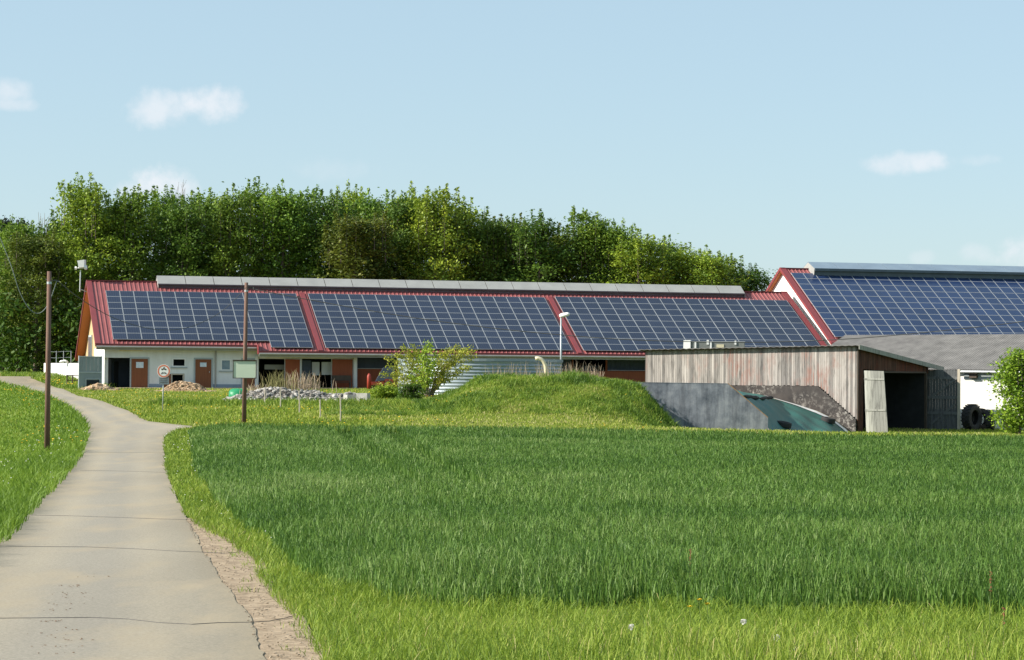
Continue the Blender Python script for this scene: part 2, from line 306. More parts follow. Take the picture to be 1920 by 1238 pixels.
for (px, py, wx, wy, amt) in ((395, 196, 62, 36, .85), (300, 208, 62, 34, .7), (10, 170, 42, 26, .55), (15, 195, 46, 14, .45), (300, 346, 56, 34, 1.0), (255, 358, 45, 22, .8), (1672, 306, 52, 22, .6), (1742, 302, 50, 20, .7), (1805, 300, 50, 12, .25), (1910, 470, 42, 34, .7), (1835, 478, 34, 20, .35), (1735, 484, 24, 14, .25), (640, 315, 80, 26, .16)):
    d = ray(px, py); d = d/np.linalg.norm(d); a0 = math.atan2(d[0], d[1]); e0 = math.asin(d[2])
    ea = mth('POWER', mth('ABSOLUTE', mth('MULTIPLY', mth('SUBTRACT', az, a0), FPX/wx)), 2.0); ee = mth('POWER', mth('ABSOLUTE', mth('MULTIPLY', mth('SUBTRACT', el, e0), FPX/wy)), 2.0)
    v = mth('ADD', mth('SUBTRACT', 1.0, mth('ADD', ea, ee)), nz); mr = n.nodes.new('ShaderNodeMapRange'); mr.interpolation_type = 'SMOOTHSTEP'
    n.links.new(v, mr.inputs[0]); mr.inputs[1].default_value = -.45; mr.inputs[2].default_value = 1.5; mr.inputs[4].default_value = amt; tot = mr.outputs[0] if tot is None else mth('MAXIMUM', tot, mr.outputs[0])
SKY_STR = .09
hz = mixc(n, .6, sk.outputs[0], (3.45, 4.6, 5.15)); n.links.new(mixc(n, tot, hz, (5.5, 5.7, 6.0)), bg.inputs[0]); bg.inputs[1].default_value = SKY_STR
sl = bpy.data.lights.new('sun', 'SUN'); sl.energy = 5.0; sl.angle = math.radians(.53); sl.color = (1, .93, .82); so = bpy.data.objects.new('sun', sl); COL.objects.link(so)
so.rotation_euler = Vector(tuple(-S3)).to_track_quat('-Z', 'Y').to_euler(); so.location = (-60, 0, 60)
sc.view_settings.view_transform = 'Standard'; sc.view_settings.look = 'None'; sc.view_settings.exposure = 0.85; sc.view_settings.gamma = 1
# ------------------------------------------------------------------ region edges on the ground
def edge(pts):
    q = np.array([G(*p) for p in pts]); o = np.argsort(q[:, 1]); return q[o, 1], q[o, 0]
Lw = edge([(-430, 1330), (-290, 1238), (-130, 1130), (0, 1023), (60, 960), (117.6, 900), (147, 862), (159.6, 829), (164.8, 806), (155, 787), (126, 766), (84, 743), (42, 730), (0, 719)])
Lw = (np.append(Lw[0], [Lw[0][-1]+1.0, Lw[0][-1]+14]), np.append(Lw[1], [-75, -80]))
Rw = edge([(540, 1330), (505, 1238), (493, 1217), (460, 1150), (413, 1080), (383, 1040), (363, 1000), (346, 965), (328, 925), (315, 890), (310.8, 871), (308.7, 840), (307.6, 820), (328, 808.5), (372, 801.5), (315, 795), (279, 791), (262, 783), (210, 760), (178, 749), (147, 743), (119, 730), (98, 724.5), (71, 715), (57, 709.5)])
Gw = edge([(610, 1330), (600, 1238), (567, 1200), (550, 1160), (517, 1127), (487, 1083), (480, 1050), (453, 1037), (417, 1013), (377, 990), (350, 972)])
Ww = edge([(356, 812), (362, 850), (367, 889), (394, 920), (417, 950), (440, 974), (473, 1000), (520, 1037), (567, 1077), (600, 1093)])
nq = np.array([G(*p) for p in [(600, 1093), (667, 1108), (733, 1130), (867, 1140), (1033, 1143), (1233, 1140), (1552, 1154), (1920, 1160)]])
def lane_l(y): return np.interp(y, *Lw)
def lane_r(y): return np.interp(y, *Rw)
def grav_r(y): return np.where(np.asarray(y) < Gw[0][-1], np.interp(y, *Gw), -1e3)
def wheat_l(y): return np.interp(y, *Ww)
def wheat_near(x): return np.interp(x, nq[:, 0], nq[:, 1])
WFAR = 98.5
def in_wheat(x, y): return (x > wheat_l(y)+.3*(vnoise(x, y, .7, 15)-.5)) & (y > wheat_near(x)+.9*(vnoise(x, y, .6, 16)-.5)) & (y < WFAR+.6*(vnoise(x, y, 3, 5)-.5)) & ((y > nq[0, 1]) | (x > nq[0, 0]))
# ground sheet
def sheet(name, xs, ys, m, off=0, kind='structure'):
    X, Y = np.meshgrid(xs, ys); Z = g(X, Y)+off; V = np.stack([X.ravel(), Y.ravel(), Z.ravel()], 1); nx = len(xs); i = np.arange(len(ys)-1)[:, None]*nx+np.arange(nx-1)[None]; i = i.ravel()
    o = npmesh(name, V, np.stack([i, i+1, i+nx+1, i+nx], 1), np.zeros((0, 3)), np.full(len(V), .5), m); o['kind'] = kind; o.data.polygons.foreach_set('use_smooth', [True]*len(o.data.polygons)); return o
xs = np.concatenate([[-4000, -1500, -600, -250, -130], np.arange(-80, 80.1, .7), [130, 250, 600, 1500, 4000]])
ys = np.concatenate([[-300, -100, -30], np.arange(-10, 240, .7), [260, 300, 400, 700, 1500, 4000]])
sheet('ground', xs, ys, MT['ground'])
def strip(name, ys, fl, fr, m, off, cols=8):
    V = []; 
    for y in ys:
        a, b = float(fl(y)), float(fr(y))
        for k in range(cols+1): x = a+(b-a)*k/cols; V.append((x, y, gz(x, y)+off))
    c = cols+1; Q = [(r*c+k, r*c+k+1, (r+1)*c+k+1, (r+1)*c+k) for r in range(len(ys)-1) for k in range(cols)]
    o = npmesh(name, V, Q, np.zeros((0, 3)), np.tile(np.linspace(0, 1, c), len(ys)), m); o['kind'] = 'structure'; o.data.polygons.foreach_set('use_smooth', [True]*len(o.data.polygons)); return o
yy = np.concatenate([np.arange(6, 40, .1), np.arange(40, 184, .3)])
strip('lane', yy, lambda y: lane_l(y)-.05, lambda y: lane_r(y)+.09*(float(vnoise(y, 3., 1.3, 4))-.5)+.03*(float(vnoise(y, 9., .25, 5))-.5), MT['asphalt'], .022, 40)
strip('gravel_shoulder', np.arange(6, Gw[0][-1], .25), lambda y: lane_r(y)-.15, lambda y: grav_r(y)+.1, MT['gravel'], .014, 6)

# ------------------------------------------------------------------ long stable with red roof
TH = math.radians(14.8); BA = np.array([math.cos(TH), math.sin(TH), 0]); BB = np.array([-math.sin(TH), math.cos(TH), 0]); KZ = np.array([0, 0, 1.0])
O1 = P(180, 645, 168.0); OZ = O1[2]; T1 = .53; W1 = 9.4; ULEN = 57.75; VB = 20.7; VW = .7
def F1(u, v, z): return np.array([O1[0], O1[1], 0])+u*BA+v*BB+z*KZ
def rz1(v): return OZ+T1*v if v <= W1 else OZ+T1*W1-T1*(v-W1)
def wallhit(px, py, v=VW):
    p = plane_hit(px, py, F1(0, v, 0), BB)-F1(0, 0, 0); return float(p@BA), float(p[2])
def WR(x0, y0, x1, y1, v=VW):
    ym, xm = (y0+y1)/2, (x0+x1)/2
    return wallhit(x0, ym, v)[0], wallhit(x1, ym, v)[0], wallhit(xm, y1, v)[1], wallhit(xm, y0, v)[1]
def wall_open(mb, fr, u0, u1, z0, z1, v0, th, holes, mi=0):
    us = sorted({u0, u1, *[min(max(h[i], u0), u1) for h in holes for i in (0, 1)]}); zs = sorted({z0, z1, *[min(max(h[i], z0), z1) for h in holes for i in (2, 3)]})
    op = lambda i, j: i < 0 or j < 0 or i >= len(us)-1 or j >= len(zs)-1 or any(h[0] < (us[i]+us[i+1])/2 < h[1] and h[2] < (zs[j]+zs[j+1])/2 < h[3] for h in holes)
    for i in range(len(us)-1):
        for j in range(len(zs)-1):
            if op(i, j): continue
            a, b, c, d = us[i], us[i+1], zs[j], zs[j+1]; v1 = v0+th
            mb.quad(fr(a, v0, c), fr(b, v0, c), fr(b, v0, d), fr(a, v0, d), mi); mb.quad(fr(b, v1, c), fr(a, v1, c), fr(a, v1, d), fr(b, v1, d), mi)
            if op(i-1, j): mb.quad(fr(a, v1, c), fr(a, v0, c), fr(a, v0, d), fr(a, v1, d), mi)
            if op(i+1, j): mb.quad(fr(b, v0, c), fr(b, v1, c), fr(b, v1, d), fr(b, v0, d), mi)
            if op(i, j-1): mb.quad(fr(a, v1, c), fr(b, v1, c), fr(b, v0, c), fr(a, v0, c), mi)
            if op(i, j+1): mb.quad(fr(a, v0, d), fr(b, v0, d), fr(b, v1, d), fr(a, v1, d), mi)
barn = thing('stable', 'long white stable with red metal roof, brown doors and open bays', 'barn', F1(29, 10, -1.3))
ZF = -1.6; USTEP = 11.9
HO_door0 = WR(196, 671, 244, 731); HO_win = WR(324, 673, 347, 687); HO_hatch = WR(323, 703, 343, 730)
def rev(r): return (r[0], r[1], r[2], r[3])
holesL = [(HO_door0[0], HO_door0[1], ZF, HO_door0[3]), HO_win, (HO_hatch[0], HO_hatch[1], ZF+.6, HO_hatch[3])]
bA = WR(485, 673, 534, 731); bB = WR(566, 673, 622, 731)
holesR = [(bA[0], bA[1], ZF, bA[3]), (bB[0], bB[1], ZF, bB[3])]
uE = WR(664, 680, 670, 690)[1]
m = MB(); wall_open(m, F1, .68, uE, ZF, OZ+.33, VW, .3, holesL+holesR); m.build('front_wall', MT['plaster'], barn, fix=False)
# gable walls and back wall
m = MB(); m.box(F1, .68, .98, VW+.3, 10, ZF, 1.8); m.build('gable_wall', MT['plaster'], barn)
m = MB(); m.prism([F1(.69, VW+.02, 1.8), F1(.69, 10, 1.8), F1(.69, 10, rz1(10)-.14), F1(.69, W1, rz1(W1)-.14), F1(.69, VW+.02, rz1(VW+.02)-.14)], .25*BA)
m.prism([F1(.69, 10, ZF), F1(.69, VB-.8, ZF), F1(.69, VB-.8, rz1(VB-.8)-.14), F1(.69, 10, rz1(10)-.14)], .25*BA); m.build('gable_cladding', MT['pale_wood'], barn)
m = MB(); m.box(F1, .60, .69, 12.2, 15.2, .6, 2.9); gw = m.build('window', MT['frame_grey'], barn); m = MB(); m.box(F1, .57, .60, 12.4, 15.0, .75, 2.75); m.build('pane', MT['glass'], gw)
m = MB(); m.box(F1, .98, ULEN-.4, VB-1.1, VB-.8, ZF, rz1(VB-.8)-.14); m.build('back_wall', MT['plaster'], barn)
m = MB(); m.prism([F1(ULEN-.4, VW, ZF), F1(ULEN-.4, VB-.8, ZF), F1(ULEN-.4, VB-.8, rz1(VB-.8)-.14), F1(ULEN-.4, W1, rz1(W1)-.14), F1(ULEN-.4, VW, rz1(VW)-.14)], .3*BA); m.build('end_wall', MT['plaster'], barn)
# roof with standing ribs
def ribbed(m, fr, u0, u1, vE, vR, zf, pitch=.335, h=.05, mi=0):
    k = int(round((u1-u0)/pitch)); p = (u1-u0)/k; pr = []
    for i in range(k): b = u0+i*p; pr += [(b, 0), (b+p*.68, 0), (b+p*.76, h), (b+p*.92, h)]
    pr.append((u1, 0))
    for (a, ha), (b, hb) in zip(pr[:-1], pr[1:]): m.quad(fr(a, vE, zf(vE)+ha), fr(b, vE, zf(vE)+hb), fr(b, vR, zf(vR)+hb), fr(a, vR, zf(vR)+ha), mi)
rf = MB(); ribbed(rf, F1, 0, USTEP, -.02, W1, rz1); ribbed(rf, F1, USTEP, ULEN, -.82, W1, rz1); ribbed(rf, F1, 0, ULEN, VB, W1, rz1)
roofo = rf.build('roof', MT['roof'], barn, fix=False)
m = MB()  # lower deck of the roof, boarded underneath
m.prism([F1(.02, -.02, rz1(-.02)-.02), F1(.02, W1, rz1(W1)-.02), F1(.02, VB, rz1(VB)-.02), F1(.02, VB, rz1(VB)-.16), F1(.02, W1, rz1(W1)-.16), F1(.02, -.02, rz1(-.02)-.16)], USTEP*BA)
m.prism([F1(USTEP+.02, -.82, rz1(-.82)-.02), F1(USTEP+.02, W1, rz1(W1)-.02), F1(USTEP+.02, VB, rz1(VB)-.02), F1(USTEP+.02, VB, rz1(VB)-.16), F1(USTEP+.02, W1, rz1(W1)-.16), F1(USTEP+.02, -.82, rz1(-.82)-.16)], (ULEN-USTEP-.04)*BA); m.build('soffit', MT['soffit'], roofo)
m = MB()
for vE, ua, ub in ((-.02, -.03, USTEP-.03), (-.82, USTEP-.03, ULEN+.02)): m.box(F1, ua, ub, vE-.07, vE-.003, rz1(vE)-.2, rz1(vE)+.04)
m.box(F1, USTEP-.06, USTEP-.003, -.82, -.1, rz1(-.82)-.2, rz1(-.82)+.5)
m.prism([F1(-.06, -.05, rz1(-.05)-.16), F1(-.06, W1, rz1(W1)-.16), F1(-.06, W1, rz1(W1)+.08), F1(-.06, -.05, rz1(-.05)+.08)], .4*BA)
m.prism([F1(-.06, W1, rz1(W1)-.16), F1(-.06, VB, rz1(VB)-.16), F1(-.06, VB, rz1(VB)+.08), F1(-.06, W1, rz1(W1)+.08)], .055*BA)
for uu in (16.35, 36.55): m.prism([F1(uu, -.8, rz1(-.8)+.02), F1(uu, 7.9, rz1(7.9)+.02), F1(uu, 7.9, rz1(7.9)+.11), F1(uu, -.8, rz1(-.8)+.11)], .36*BA)
m.prism([F1(57.22, -.8, rz1(-.8)+.05), F1(57.22, W1, rz1(W1)+.05), F1(57.22, W1, rz1(W1)+.1), F1(57.22, -.8, rz1(-.8)+.1)], .55*BA)
m.box(F1, 0, ULEN, W1-.15, W1+.15, rz1(W1)-.02, rz1(W1)+.07); m.build('roof_trim', MT['roof_dark'], roofo)
m = MB()
for vE, ua, ub in ((-.02, .02, USTEP-.1), (-.82, USTEP, ULEN)):
    m.tube([F1(ua, vE-.14, rz1(vE)-.2), F1(ub, vE-.14, rz1(vE)-.2)], .085, 8)
    m.box(F1, ua, ub, vE+.02, vE+.12, rz1(vE)-.4, rz1(vE)-.19)
ud, _ = wallhit(404, 690); m.tube([F1(ud, VW-.09, ZF+.4), F1(ud, VW-.09, OZ-.25), F1(ud, -.1, OZ-.2)], .055, 8)
m.build('gutter', MT['gutter'], barn)
# ridge ventilator
v0 = MB(); UA, UB = 5.35, 53.7; z_r = rz1(W1); SEG = 22
prof = [(W1-1.05, z_r-.17), (W1, z_r+.5), (W1+1.05, z_r-.17)]
vent = None; sh = MB()
for i in range(SEG):
    a = UA+(UB-UA)*i/SEG; b = UA+(UB-UA)*(i+1)/SEG-.05
    for (p, q) in ((prof[0], prof[1]), (prof[2], prof[1])):
        sh.prism([F1(a, p[0], p[1]), F1(a, q[0], q[1]), F1(a, q[0], q[1]-.05), F1(a, p[0], p[1]-.05)], (b-a)*BA, 0, .5)
vent = sh.build('ridge_vent', MT['vent_sheet'], roofo)
m = MB()
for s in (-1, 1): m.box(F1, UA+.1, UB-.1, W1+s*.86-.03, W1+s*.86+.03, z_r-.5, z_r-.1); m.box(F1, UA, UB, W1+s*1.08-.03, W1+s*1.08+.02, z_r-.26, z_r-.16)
m.build('vent_side', MT['vent_shadow_band'], roofo)
for uu in (UA+.02, UB-.06): m = MB(); m.prism([F1(uu, W1-1.02, z_r-.2), F1(uu, W1, z_r+.44), F1(uu, W1+1.02, z_r-.2), F1(uu, W1+1.0, z_r-.54), F1(uu, W1, z_r-.02), F1(uu, W1-1.0, z_r-.54)], .04*BA); m.build('vent_end', MT['vent_sheet'], roofo)
# doors, windows, bays of the front
def door(px, name, mtl, proud=.03, frame=True, label=None):
    u0, u1, z0, z1 = WR(*px); z0 = max(z0, -1.28); m = MB(); m.box(F1, u0, u1, VW-proud, VW+.02, ZF, z1); o = m.build(name, mtl, barn)
    if frame:
        m = MB(); t = .11; m.box(F1, u0-t, u0-.002, VW-proud-.03, VW+.02, ZF, z1+t); m.box(F1, u1+.002, u1+t, VW-proud-.03, VW+.02, ZF, z1+t); m.box(F1, u0-.002, u1+.002, VW-proud-.03, VW+.02, z1+.002, z1+t); m.build('frame', MT['frame_grey'], o)
    if label: o['label'] = label
    return o, (u0, u1, z0, z1)
d1, r1 = door((246, 673, 277, 731), 'door', MT['wood_brown'], label='brown door with a pale blue poster')
m = MB(); q = WR(255, 679, 269, 690); m.box(F1, q[0], q[1], VW-.05, VW-.032, q[2], q[3]); m.build('poster', MT['paper'], d1)
d2, r2 = door((366, 674, 396, 731), 'door', MT['wood_brown'], label='brown door with a white notice')
m = MB(); q = WR(375, 680, 387, 688); m.box(F1, q[0], q[1], VW-.05, VW-.032, q[2], q[3]); m.build('notice', MT['paper'], d2)
m = MB(); m.tube([F1(r2[1]-.14, VW-.08, .0), F1(r2[1]-.14, VW-.08, .12)], .02); m.build('handle', MT['steel'], d2)
door((455, 675, 478, 731), 'door', MT['wood_brown'])
def window(px, sill=True, pane=True):
    u0, u1, z0, z1 = WR(*px); m = MB(); t = .09
    for a, b, c, d in ((u0-t, u0, z0-t, z1+t), (u1, u1+t, z0-t, z1+t), (u0, u1, z1, z1+t), (u0, u1, z0-t, z0)): m.box(F1, a, b, VW-.035, VW+.1, c, d)
    o = m.build('window', MT['white'], barn)
    if pane: m = MB(); m.box(F1, u0, u1, VW-.012, VW-.004, z0, z1); m.build('pane', MT['glass'], o)
    if sill: m = MB(); m.box(F1, u0-.2, u1+.2, VW-.1, VW-.003, z0-t-.09, z0-t-.01); m.build('sill', MT['frame_grey'], o)
window((416, 676, 431, 693)); window((325, 674, 346, 686), True, False)
q = HO_hatch; m = MB()
for a, b, c, d in ((q[0]-.1, q[0], ZF, q[3]+.1), (q[1], q[1]+.1, ZF, q[3]+.1), (q[0], q[1], q[3], q[3]+.1)): m.box(F1, a, b, VW-.05, VW+.02, c, d)
hf = m.build('hatch_frame', MT['stake'], barn); m = MB(); m.box(F1, q[0]-.62, q[0]-.12, VW-.07, VW-.004, ZF, q[3]+.05); m.build('shutter', MT['wood_brown'], hf)
for wnd, nm in ((HO_win, 'window'),):
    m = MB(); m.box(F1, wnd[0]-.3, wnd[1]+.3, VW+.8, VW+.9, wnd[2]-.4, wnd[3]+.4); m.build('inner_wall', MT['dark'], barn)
m = MB(); pl = wallhit(300, 720)[1]
for a, b in ((r1[1]+.12, q[0]-.64), (q[1]+.12, r2[0]-.13), (r2[1]+.13, WR(455, 675, 478, 731)[0]-.13)): m.box(F1, a, b, VW-.02, VW+.02, ZF, pl)
m.build('plinth', MT['plinth'], barn)
q = WR(224, 653, 267, 657); m = MB(); m.tube([F1(q[0], VW-.12, q[2]), F1(q[1], VW-.12, q[2])], .06, 8); m.box(F1, q[0]+.1, q[1]-.1, VW-.1, VW-.004, q[2]+.02, q[2]+.14); m.build('tube_lamp', MT['cream'], barn)
# rooms behind the openings
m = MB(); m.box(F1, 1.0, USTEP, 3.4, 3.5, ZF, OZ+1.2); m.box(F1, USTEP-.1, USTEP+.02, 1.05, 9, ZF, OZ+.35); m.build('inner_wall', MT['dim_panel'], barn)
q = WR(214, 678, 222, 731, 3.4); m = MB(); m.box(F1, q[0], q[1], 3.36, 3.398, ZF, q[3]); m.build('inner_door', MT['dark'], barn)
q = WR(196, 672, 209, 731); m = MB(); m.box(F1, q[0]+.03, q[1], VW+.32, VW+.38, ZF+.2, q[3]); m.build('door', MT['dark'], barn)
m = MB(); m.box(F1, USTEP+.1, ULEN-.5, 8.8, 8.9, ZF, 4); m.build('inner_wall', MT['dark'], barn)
def slab(px, name, mtl, v=VW, th=.06, zfloor=False):
    u0, u1, z0, z1 = WR(*px, v); m = MB(); m.box(F1, u0, u1, v, v+th, ZF if zfloor else z0, z1); return m.build(name, mtl, barn)
slab((535, 674, 562, 731), 'sliding_door', MT['wood_red'], VW-.1, .07, True); slab((623, 674, 661, 731), 'sliding_door', MT['wood_red'], VW-.1, .07, True)
slab((562.3, 673, 564.8, 731), 'post', MT['steel'], VW-.13, .1, True)
slab((566.5, 676, 583, 731), 'door', MT['dim_panel'], VW+.35, .05, True)
slab((585, 679, 599, 704), 'backlit_stand_in', MT['plaster'], VW+.9, .03); slab((603, 679, 621, 703), 'backlit_stand_in', MT['plaster'], VW+.9, .03)  # pale sheets added in place of backlit windows in the far wall
slab((496, 684, 534, 693), 'backlit_stand_in', MT['gutter'], VW+1.2, .03)  # grey sheet added as another lit strip inside the bay
slab((478.5, 667, 484, 731), 'post', MT['plaster'], VW-.2, .19, True); slab((663, 667, 669, 728), 'post', MT['plaster'], VW-.2, .19, True)
# clad bays further along, set back
VR = 1.5; m = MB(); a, _, zb, zt = WR(669, 692, 1215, 724, VR); uX0, uX1 = WR(1072, 674, 1138, 720, VR)[:2]
zt = wallhit(700, 692, VR)[1]; ztop = OZ+.1
for ua, ub in ((uE+.003, uX0), (uX1, ULEN-.45)):
    m.box(F1, ua, ub, VR, VR+.12, ZF-1, zt)
m.build('clad_wall', MT['wood_red'], barn)
for ua, ub in ((uE+.003, uX0), (uX1, ULEN-.45)):
    k = 0; u = ua; m = MB()
    while u < ub-.1:
        e = min(u+.19, ub); m.box(F1, u, e, VR+.06+(.03 if k % 2 else 0), VR+.1, zt+.04, ztop, 0, random.random()); u = e; k += 1
    m.build('light_band', MT['dim_panel'], barn)
m = MB()
for ua, ub in ((uE+.003, uX0), (uX1, ULEN-.45)): m.box(F1, ua, ub, VR-.04, VR+.14, zt+.002, zt+.06)
m.build('sill_rail', MT['gutter'], barn)
m = MB(); m.box(F1, uE+.003, ULEN-.45, VR-.03, VR+.2, ztop+.004, rz1(VR)-.17); m.build('head_beam', MT['dark_wood'], barn)
m = MB(); m.box(F1, uX1-.14, uX1, VR-.1, VR-.01, ZF-1, ztop); m.box(F1, uX0, uX0+.1, VR-.1, VR-.01, ZF-1, ztop); m.build('post', MT['wood_red'], barn)
slab((1094, 686, 1119, 720), 'door', MT['dim_panel'], VR+.5, .06, True)
m = MB(); m.box(F1, 22.5, 46, VW+.1, VW+.16, ZF-1, zt-.05); m.build('clad_wall', MT['wood_red'], barn)
# yard in front
yd = MB()
for i in range(60):
    for j in range(5):
        ps = [F1(.2+i*.6+a*.6, VW-2.6+(j+b)*.54, 0) for a, b in ((0, 0), (1, 0), (1, 1), (0, 1))]; yd.quad(*[np.array([p[0], p[1], gz(p[0], p[1])+.02]) for p in ps])
yo = yd.build('gravel_yard', MT['gravel'], None, fix=False); yo['kind'] = 'structure'
# ------------------------------------------------------------------ solar arrays
def panel_mesh(w, l, cellmat):
    m = MB(); e = .027; fr = lambda a, b, c: np.array([a, b, c])
    m.quad((e, e, .04), (w-e, e, .04), (w-e, l-e, .04), (e, l-e, .04), 1)
    o = [(0, 0), (w, 0), (w, l), (0, l)]; i_ = [(e, e), (w-e, e), (w-e, l-e), (e, l-e)]
    for k in range(4):
        a, b = o[k], o[(k+1) % 4]; c, d = i_[(k+1) % 4], i_[k]; m.quad((*a, .045), (*b, .045), (*c, .045), (*d, .045), 0); m.quad((*a, 0), (*b, 0), (*b, .045), (*a, .045), 0); m.quad((*d, .045), (*c, .045), (*c, .04), (*d, .04), 0)
    m.quad((0, 0, 0), (0, l, 0), (w, l, 0), (w, 0, 0), 0)
    return m, cellmat
def panel_uv(me, w, l):
    uv = me.uv_layers.new(name='UVMap')
    for lp in me.loops:
        v = me.vertices[lp.vertex_index].co; uv.data[lp.index].uv = (v.x/w % 1.0001, v.y/l % 1.0001)
def solar_array(label, fr, sl, u0, u1, v0, v1, ncol, nrow, T, cellmat, zoff=.13, extra=None, skip=()):
    pu = (u1-u0)/ncol; pv = (v1-v0)/nrow; w = pu-.012; L = math.sqrt(1+T*T); l = pv*L-.012
    base = fr((u0+u1)/2, v0, sl(v0)); root = thing('solar_array', label, 'solar panels', base, 'solar arrays on the barn roofs')
    X = BA; Y = (BB+T*KZ)/L; N = np.cross(X, Y); R = Matrix(((X[0], Y[0], N[0]), (X[1], Y[1], N[1]), (X[2], Y[2], N[2])))
    mb, cm = panel_mesh(w, l, cellmat); me = None; cells_ = [(c, r) for r in range(nrow) for c in range(ncol) if (c, r) not in skip]+(extra or [])
    first = None; rest = []
    for k, (c, r) in enumerate(cells_):
        v = v0+r*pv; p = fr(u0+c*pu, v, sl(v))+N*zoff
        if k < 100:
            if first is None:
                first = mb.build('solar_panel', [MT['alu'], cm], root, fix=False); 
                for vv in first.data.vertices: vv.co = vv.co+Vector(tuple(base))
                panel_uv(first.data, w, l); o = first
            else: o = first.copy(); link(o, root)
            o.location = tuple(p-base); e_ = R.to_euler(); o.rotation_euler = (e_[0]+random.gauss(0, .0035), e_[1]+random.gauss(0, .0035), e_[2])
        else: rest.append(p)
    if rest:
        src = first.data; V = []; Fs = []; mi = []
        b0 = np.array([v.co[:] for v in src.vertices]); Rm = np.array([[X[i], Y[i], N[i]] for i in range(3)])
        for p in rest:
            k = len(V); V += [tuple(Rm@q+p-base) for q in b0]; Fs += [tuple(i+k for i in f.vertices) for f in src.polygons]; mi += [f.material_index for f in src.polygons]
        me2 = bpy.data.meshes.new('panel_field'); me2.from_pydata(V, [], Fs); me2.materials.append(MT['alu']); me2.materials.append(cm); me2.polygons.foreach_set('material_index', mi)
        uv = me2.uv_layers.new(name='UVMap'); s_uv = [tuple(d.uv) for d in src.uv_layers[0].data]; nl = len(s_uv)
        for i in range(len(uv.data)): uv.data[i].uv = s_uv[i % nl]
        o = bpy.data.objects.new('panel_field', me2); link(o, root); o['kind'] = 'stuff'
    m = MB(); 
    for vv in (v0+.3, (v0+v1)/2, v1-.3): m.box(lambda a, b, c: fr(a, b, sl(vv)+c), u0, u1, vv-.03, vv+.03, .055, .055+.06)
    m.build('mounting_rail', MT['dark'], root)
    return root
pv1 = (7.62+.50)/9
solar_array('left solar array of the long stable, behind the notice board pole, corner stepped', F1, rz1, 1.28, 16.0, -.5+pv1, 7.62, 14, 8, T1, MT['cells'], extra=[(11, -1), (12, -1), (13, -1)])
solar_array('middle solar array on the long stable roof, above the round metal tank', F1, rz1, 16.95, 36.2, -.5, 7.66, 18, 9, T1, MT['cells'])
solar_array('right solar array of the long stable, above the weathered plank shed', F1, rz1, 37.1, 57.1, -.5, 7.8, 18, 9, T1, MT['cells'])
# ------------------------------------------------------------------ taller barn on the right
U2 = 58.75; T2 = .575; W2 = 11.0
_c2 = F1(U2, 0, 0); O2 = P(1558, 641, 183.3); Z2 = O2[2]
def F2(u, v, z): return np.array([O2[0], O2[1], 0])+u*BA+v*BB+z*KZ
def rz2(v): return Z2+T2*v if v <= W2 else Z2+T2*W2-T2*(v-W2)
def roof2(px, py):
    nn = KZ-T2*BB; p = plane_hit(px, py, np.array(O2), nn)-np.array(O2); return float(p@BA), float(p@BB)
b2 = thing('tall_barn', 'taller barn with white gable and red trim, its roof covered by blue solar panels', 'barn', F2(20, 10, -1.5)); L2 = 44
m = MB(); m.prism([F2(.35, .6, -3), F2(.35, 2*W2-.6, -3), F2(.35, 2*W2-.6, rz2(2*W2-.6)-.15), F2(.35, W2, rz2(W2)-.15), F2(.35, .6, rz2(.6)-.15)], .3*BA); m.build('gable_wall', MT['plaster'], b2)
m = MB(); m.box(F2, .66, L2, .6, .9, -3, rz2(.6)-.15); m.box(F2, .66, L2, 2*W2-.9, 2*W2-.6, -3, rz2(2*W2-.6)-.15); m.build('side_wall', MT['plaster'], b2)
m = MB(); ribbed(m, F2, 0, L2, -.3, W2, rz2); ribbed(m, F2, 0, L2, 2*W2+.3, W2, rz2); r2o = m.build('roof', MT['roof'], b2, fix=False)
m = MB(); m.prism([F2(.02, -.3, rz2(-.3)-.02), F2(.02, W2, rz2(W2)-.02), F2(.02, 2*W2+.3, rz2(2*W2+.3)-.02), F2(.02, 2*W2+.3, rz2(2*W2+.3)-.15), F2(.02, W2, rz2(W2)-.15), F2(.02, -.3, rz2(-.3)-.15)], (L2-.1)*BA); m.build('soffit', MT['soffit'], r2o)
m = MB()
for va, vb in ((-.3, W2), (2*W2+.3, W2)): m.prism([F2(-.08, va, rz2(va)-.16), F2(-.08, vb, rz2(vb)-.16), F2(-.08, vb, rz2(vb)+.1), F2(-.08, va, rz2(va)+.1)], .5*BA if va < W2 else .07*BA)
m.box(F2, 0, L2, -.38, -.303, rz2(-.3)-.2, rz2(-.3)+.05); m.box(F2, 0, L2, W2-.15, W2+.15, rz2(W2)-.02, rz2(W2)+.08); m.build('roof_trim', MT['roof_dark'], r2o)
q0 = roof2(1485, 515); q1 = roof2(1562, 635); q2_ = roof2(1510+25.1*1, 516)
ua = (q0[0]+q1[0])/2; solar_array('large blue solar array covering the taller right hand barn roof', F2, rz2, ua, ua+22*1.08, q1[1], q0[1], 22, 11, T2, MT['cells2'])
z_r2 = rz2(W2); uv0 = roof2(1515, 505)[0]; m = MB(); SEG = 19
for i in range(SEG):
    a = uv0+i*2.25; b = a+2.2
    for s in (-1, 1): m.prism([F2(a, W2+s*1.5, z_r2+.02), F2(a, W2, z_r2+.62), F2(a, W2, z_r2+.57), F2(a, W2+s*1.5, z_r2-.03)], (b-a)*BA)
rv = m.build('ridge_vent', MT['vent_sheet2'], r2o)
m = MB(); 
for s in (-1, 1):
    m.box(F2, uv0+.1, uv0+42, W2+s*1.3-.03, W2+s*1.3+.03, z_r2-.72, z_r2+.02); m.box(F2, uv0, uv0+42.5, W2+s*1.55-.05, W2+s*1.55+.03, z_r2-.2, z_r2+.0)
m.build('vent_side', MT['vent_shadow_band2'], r2o)
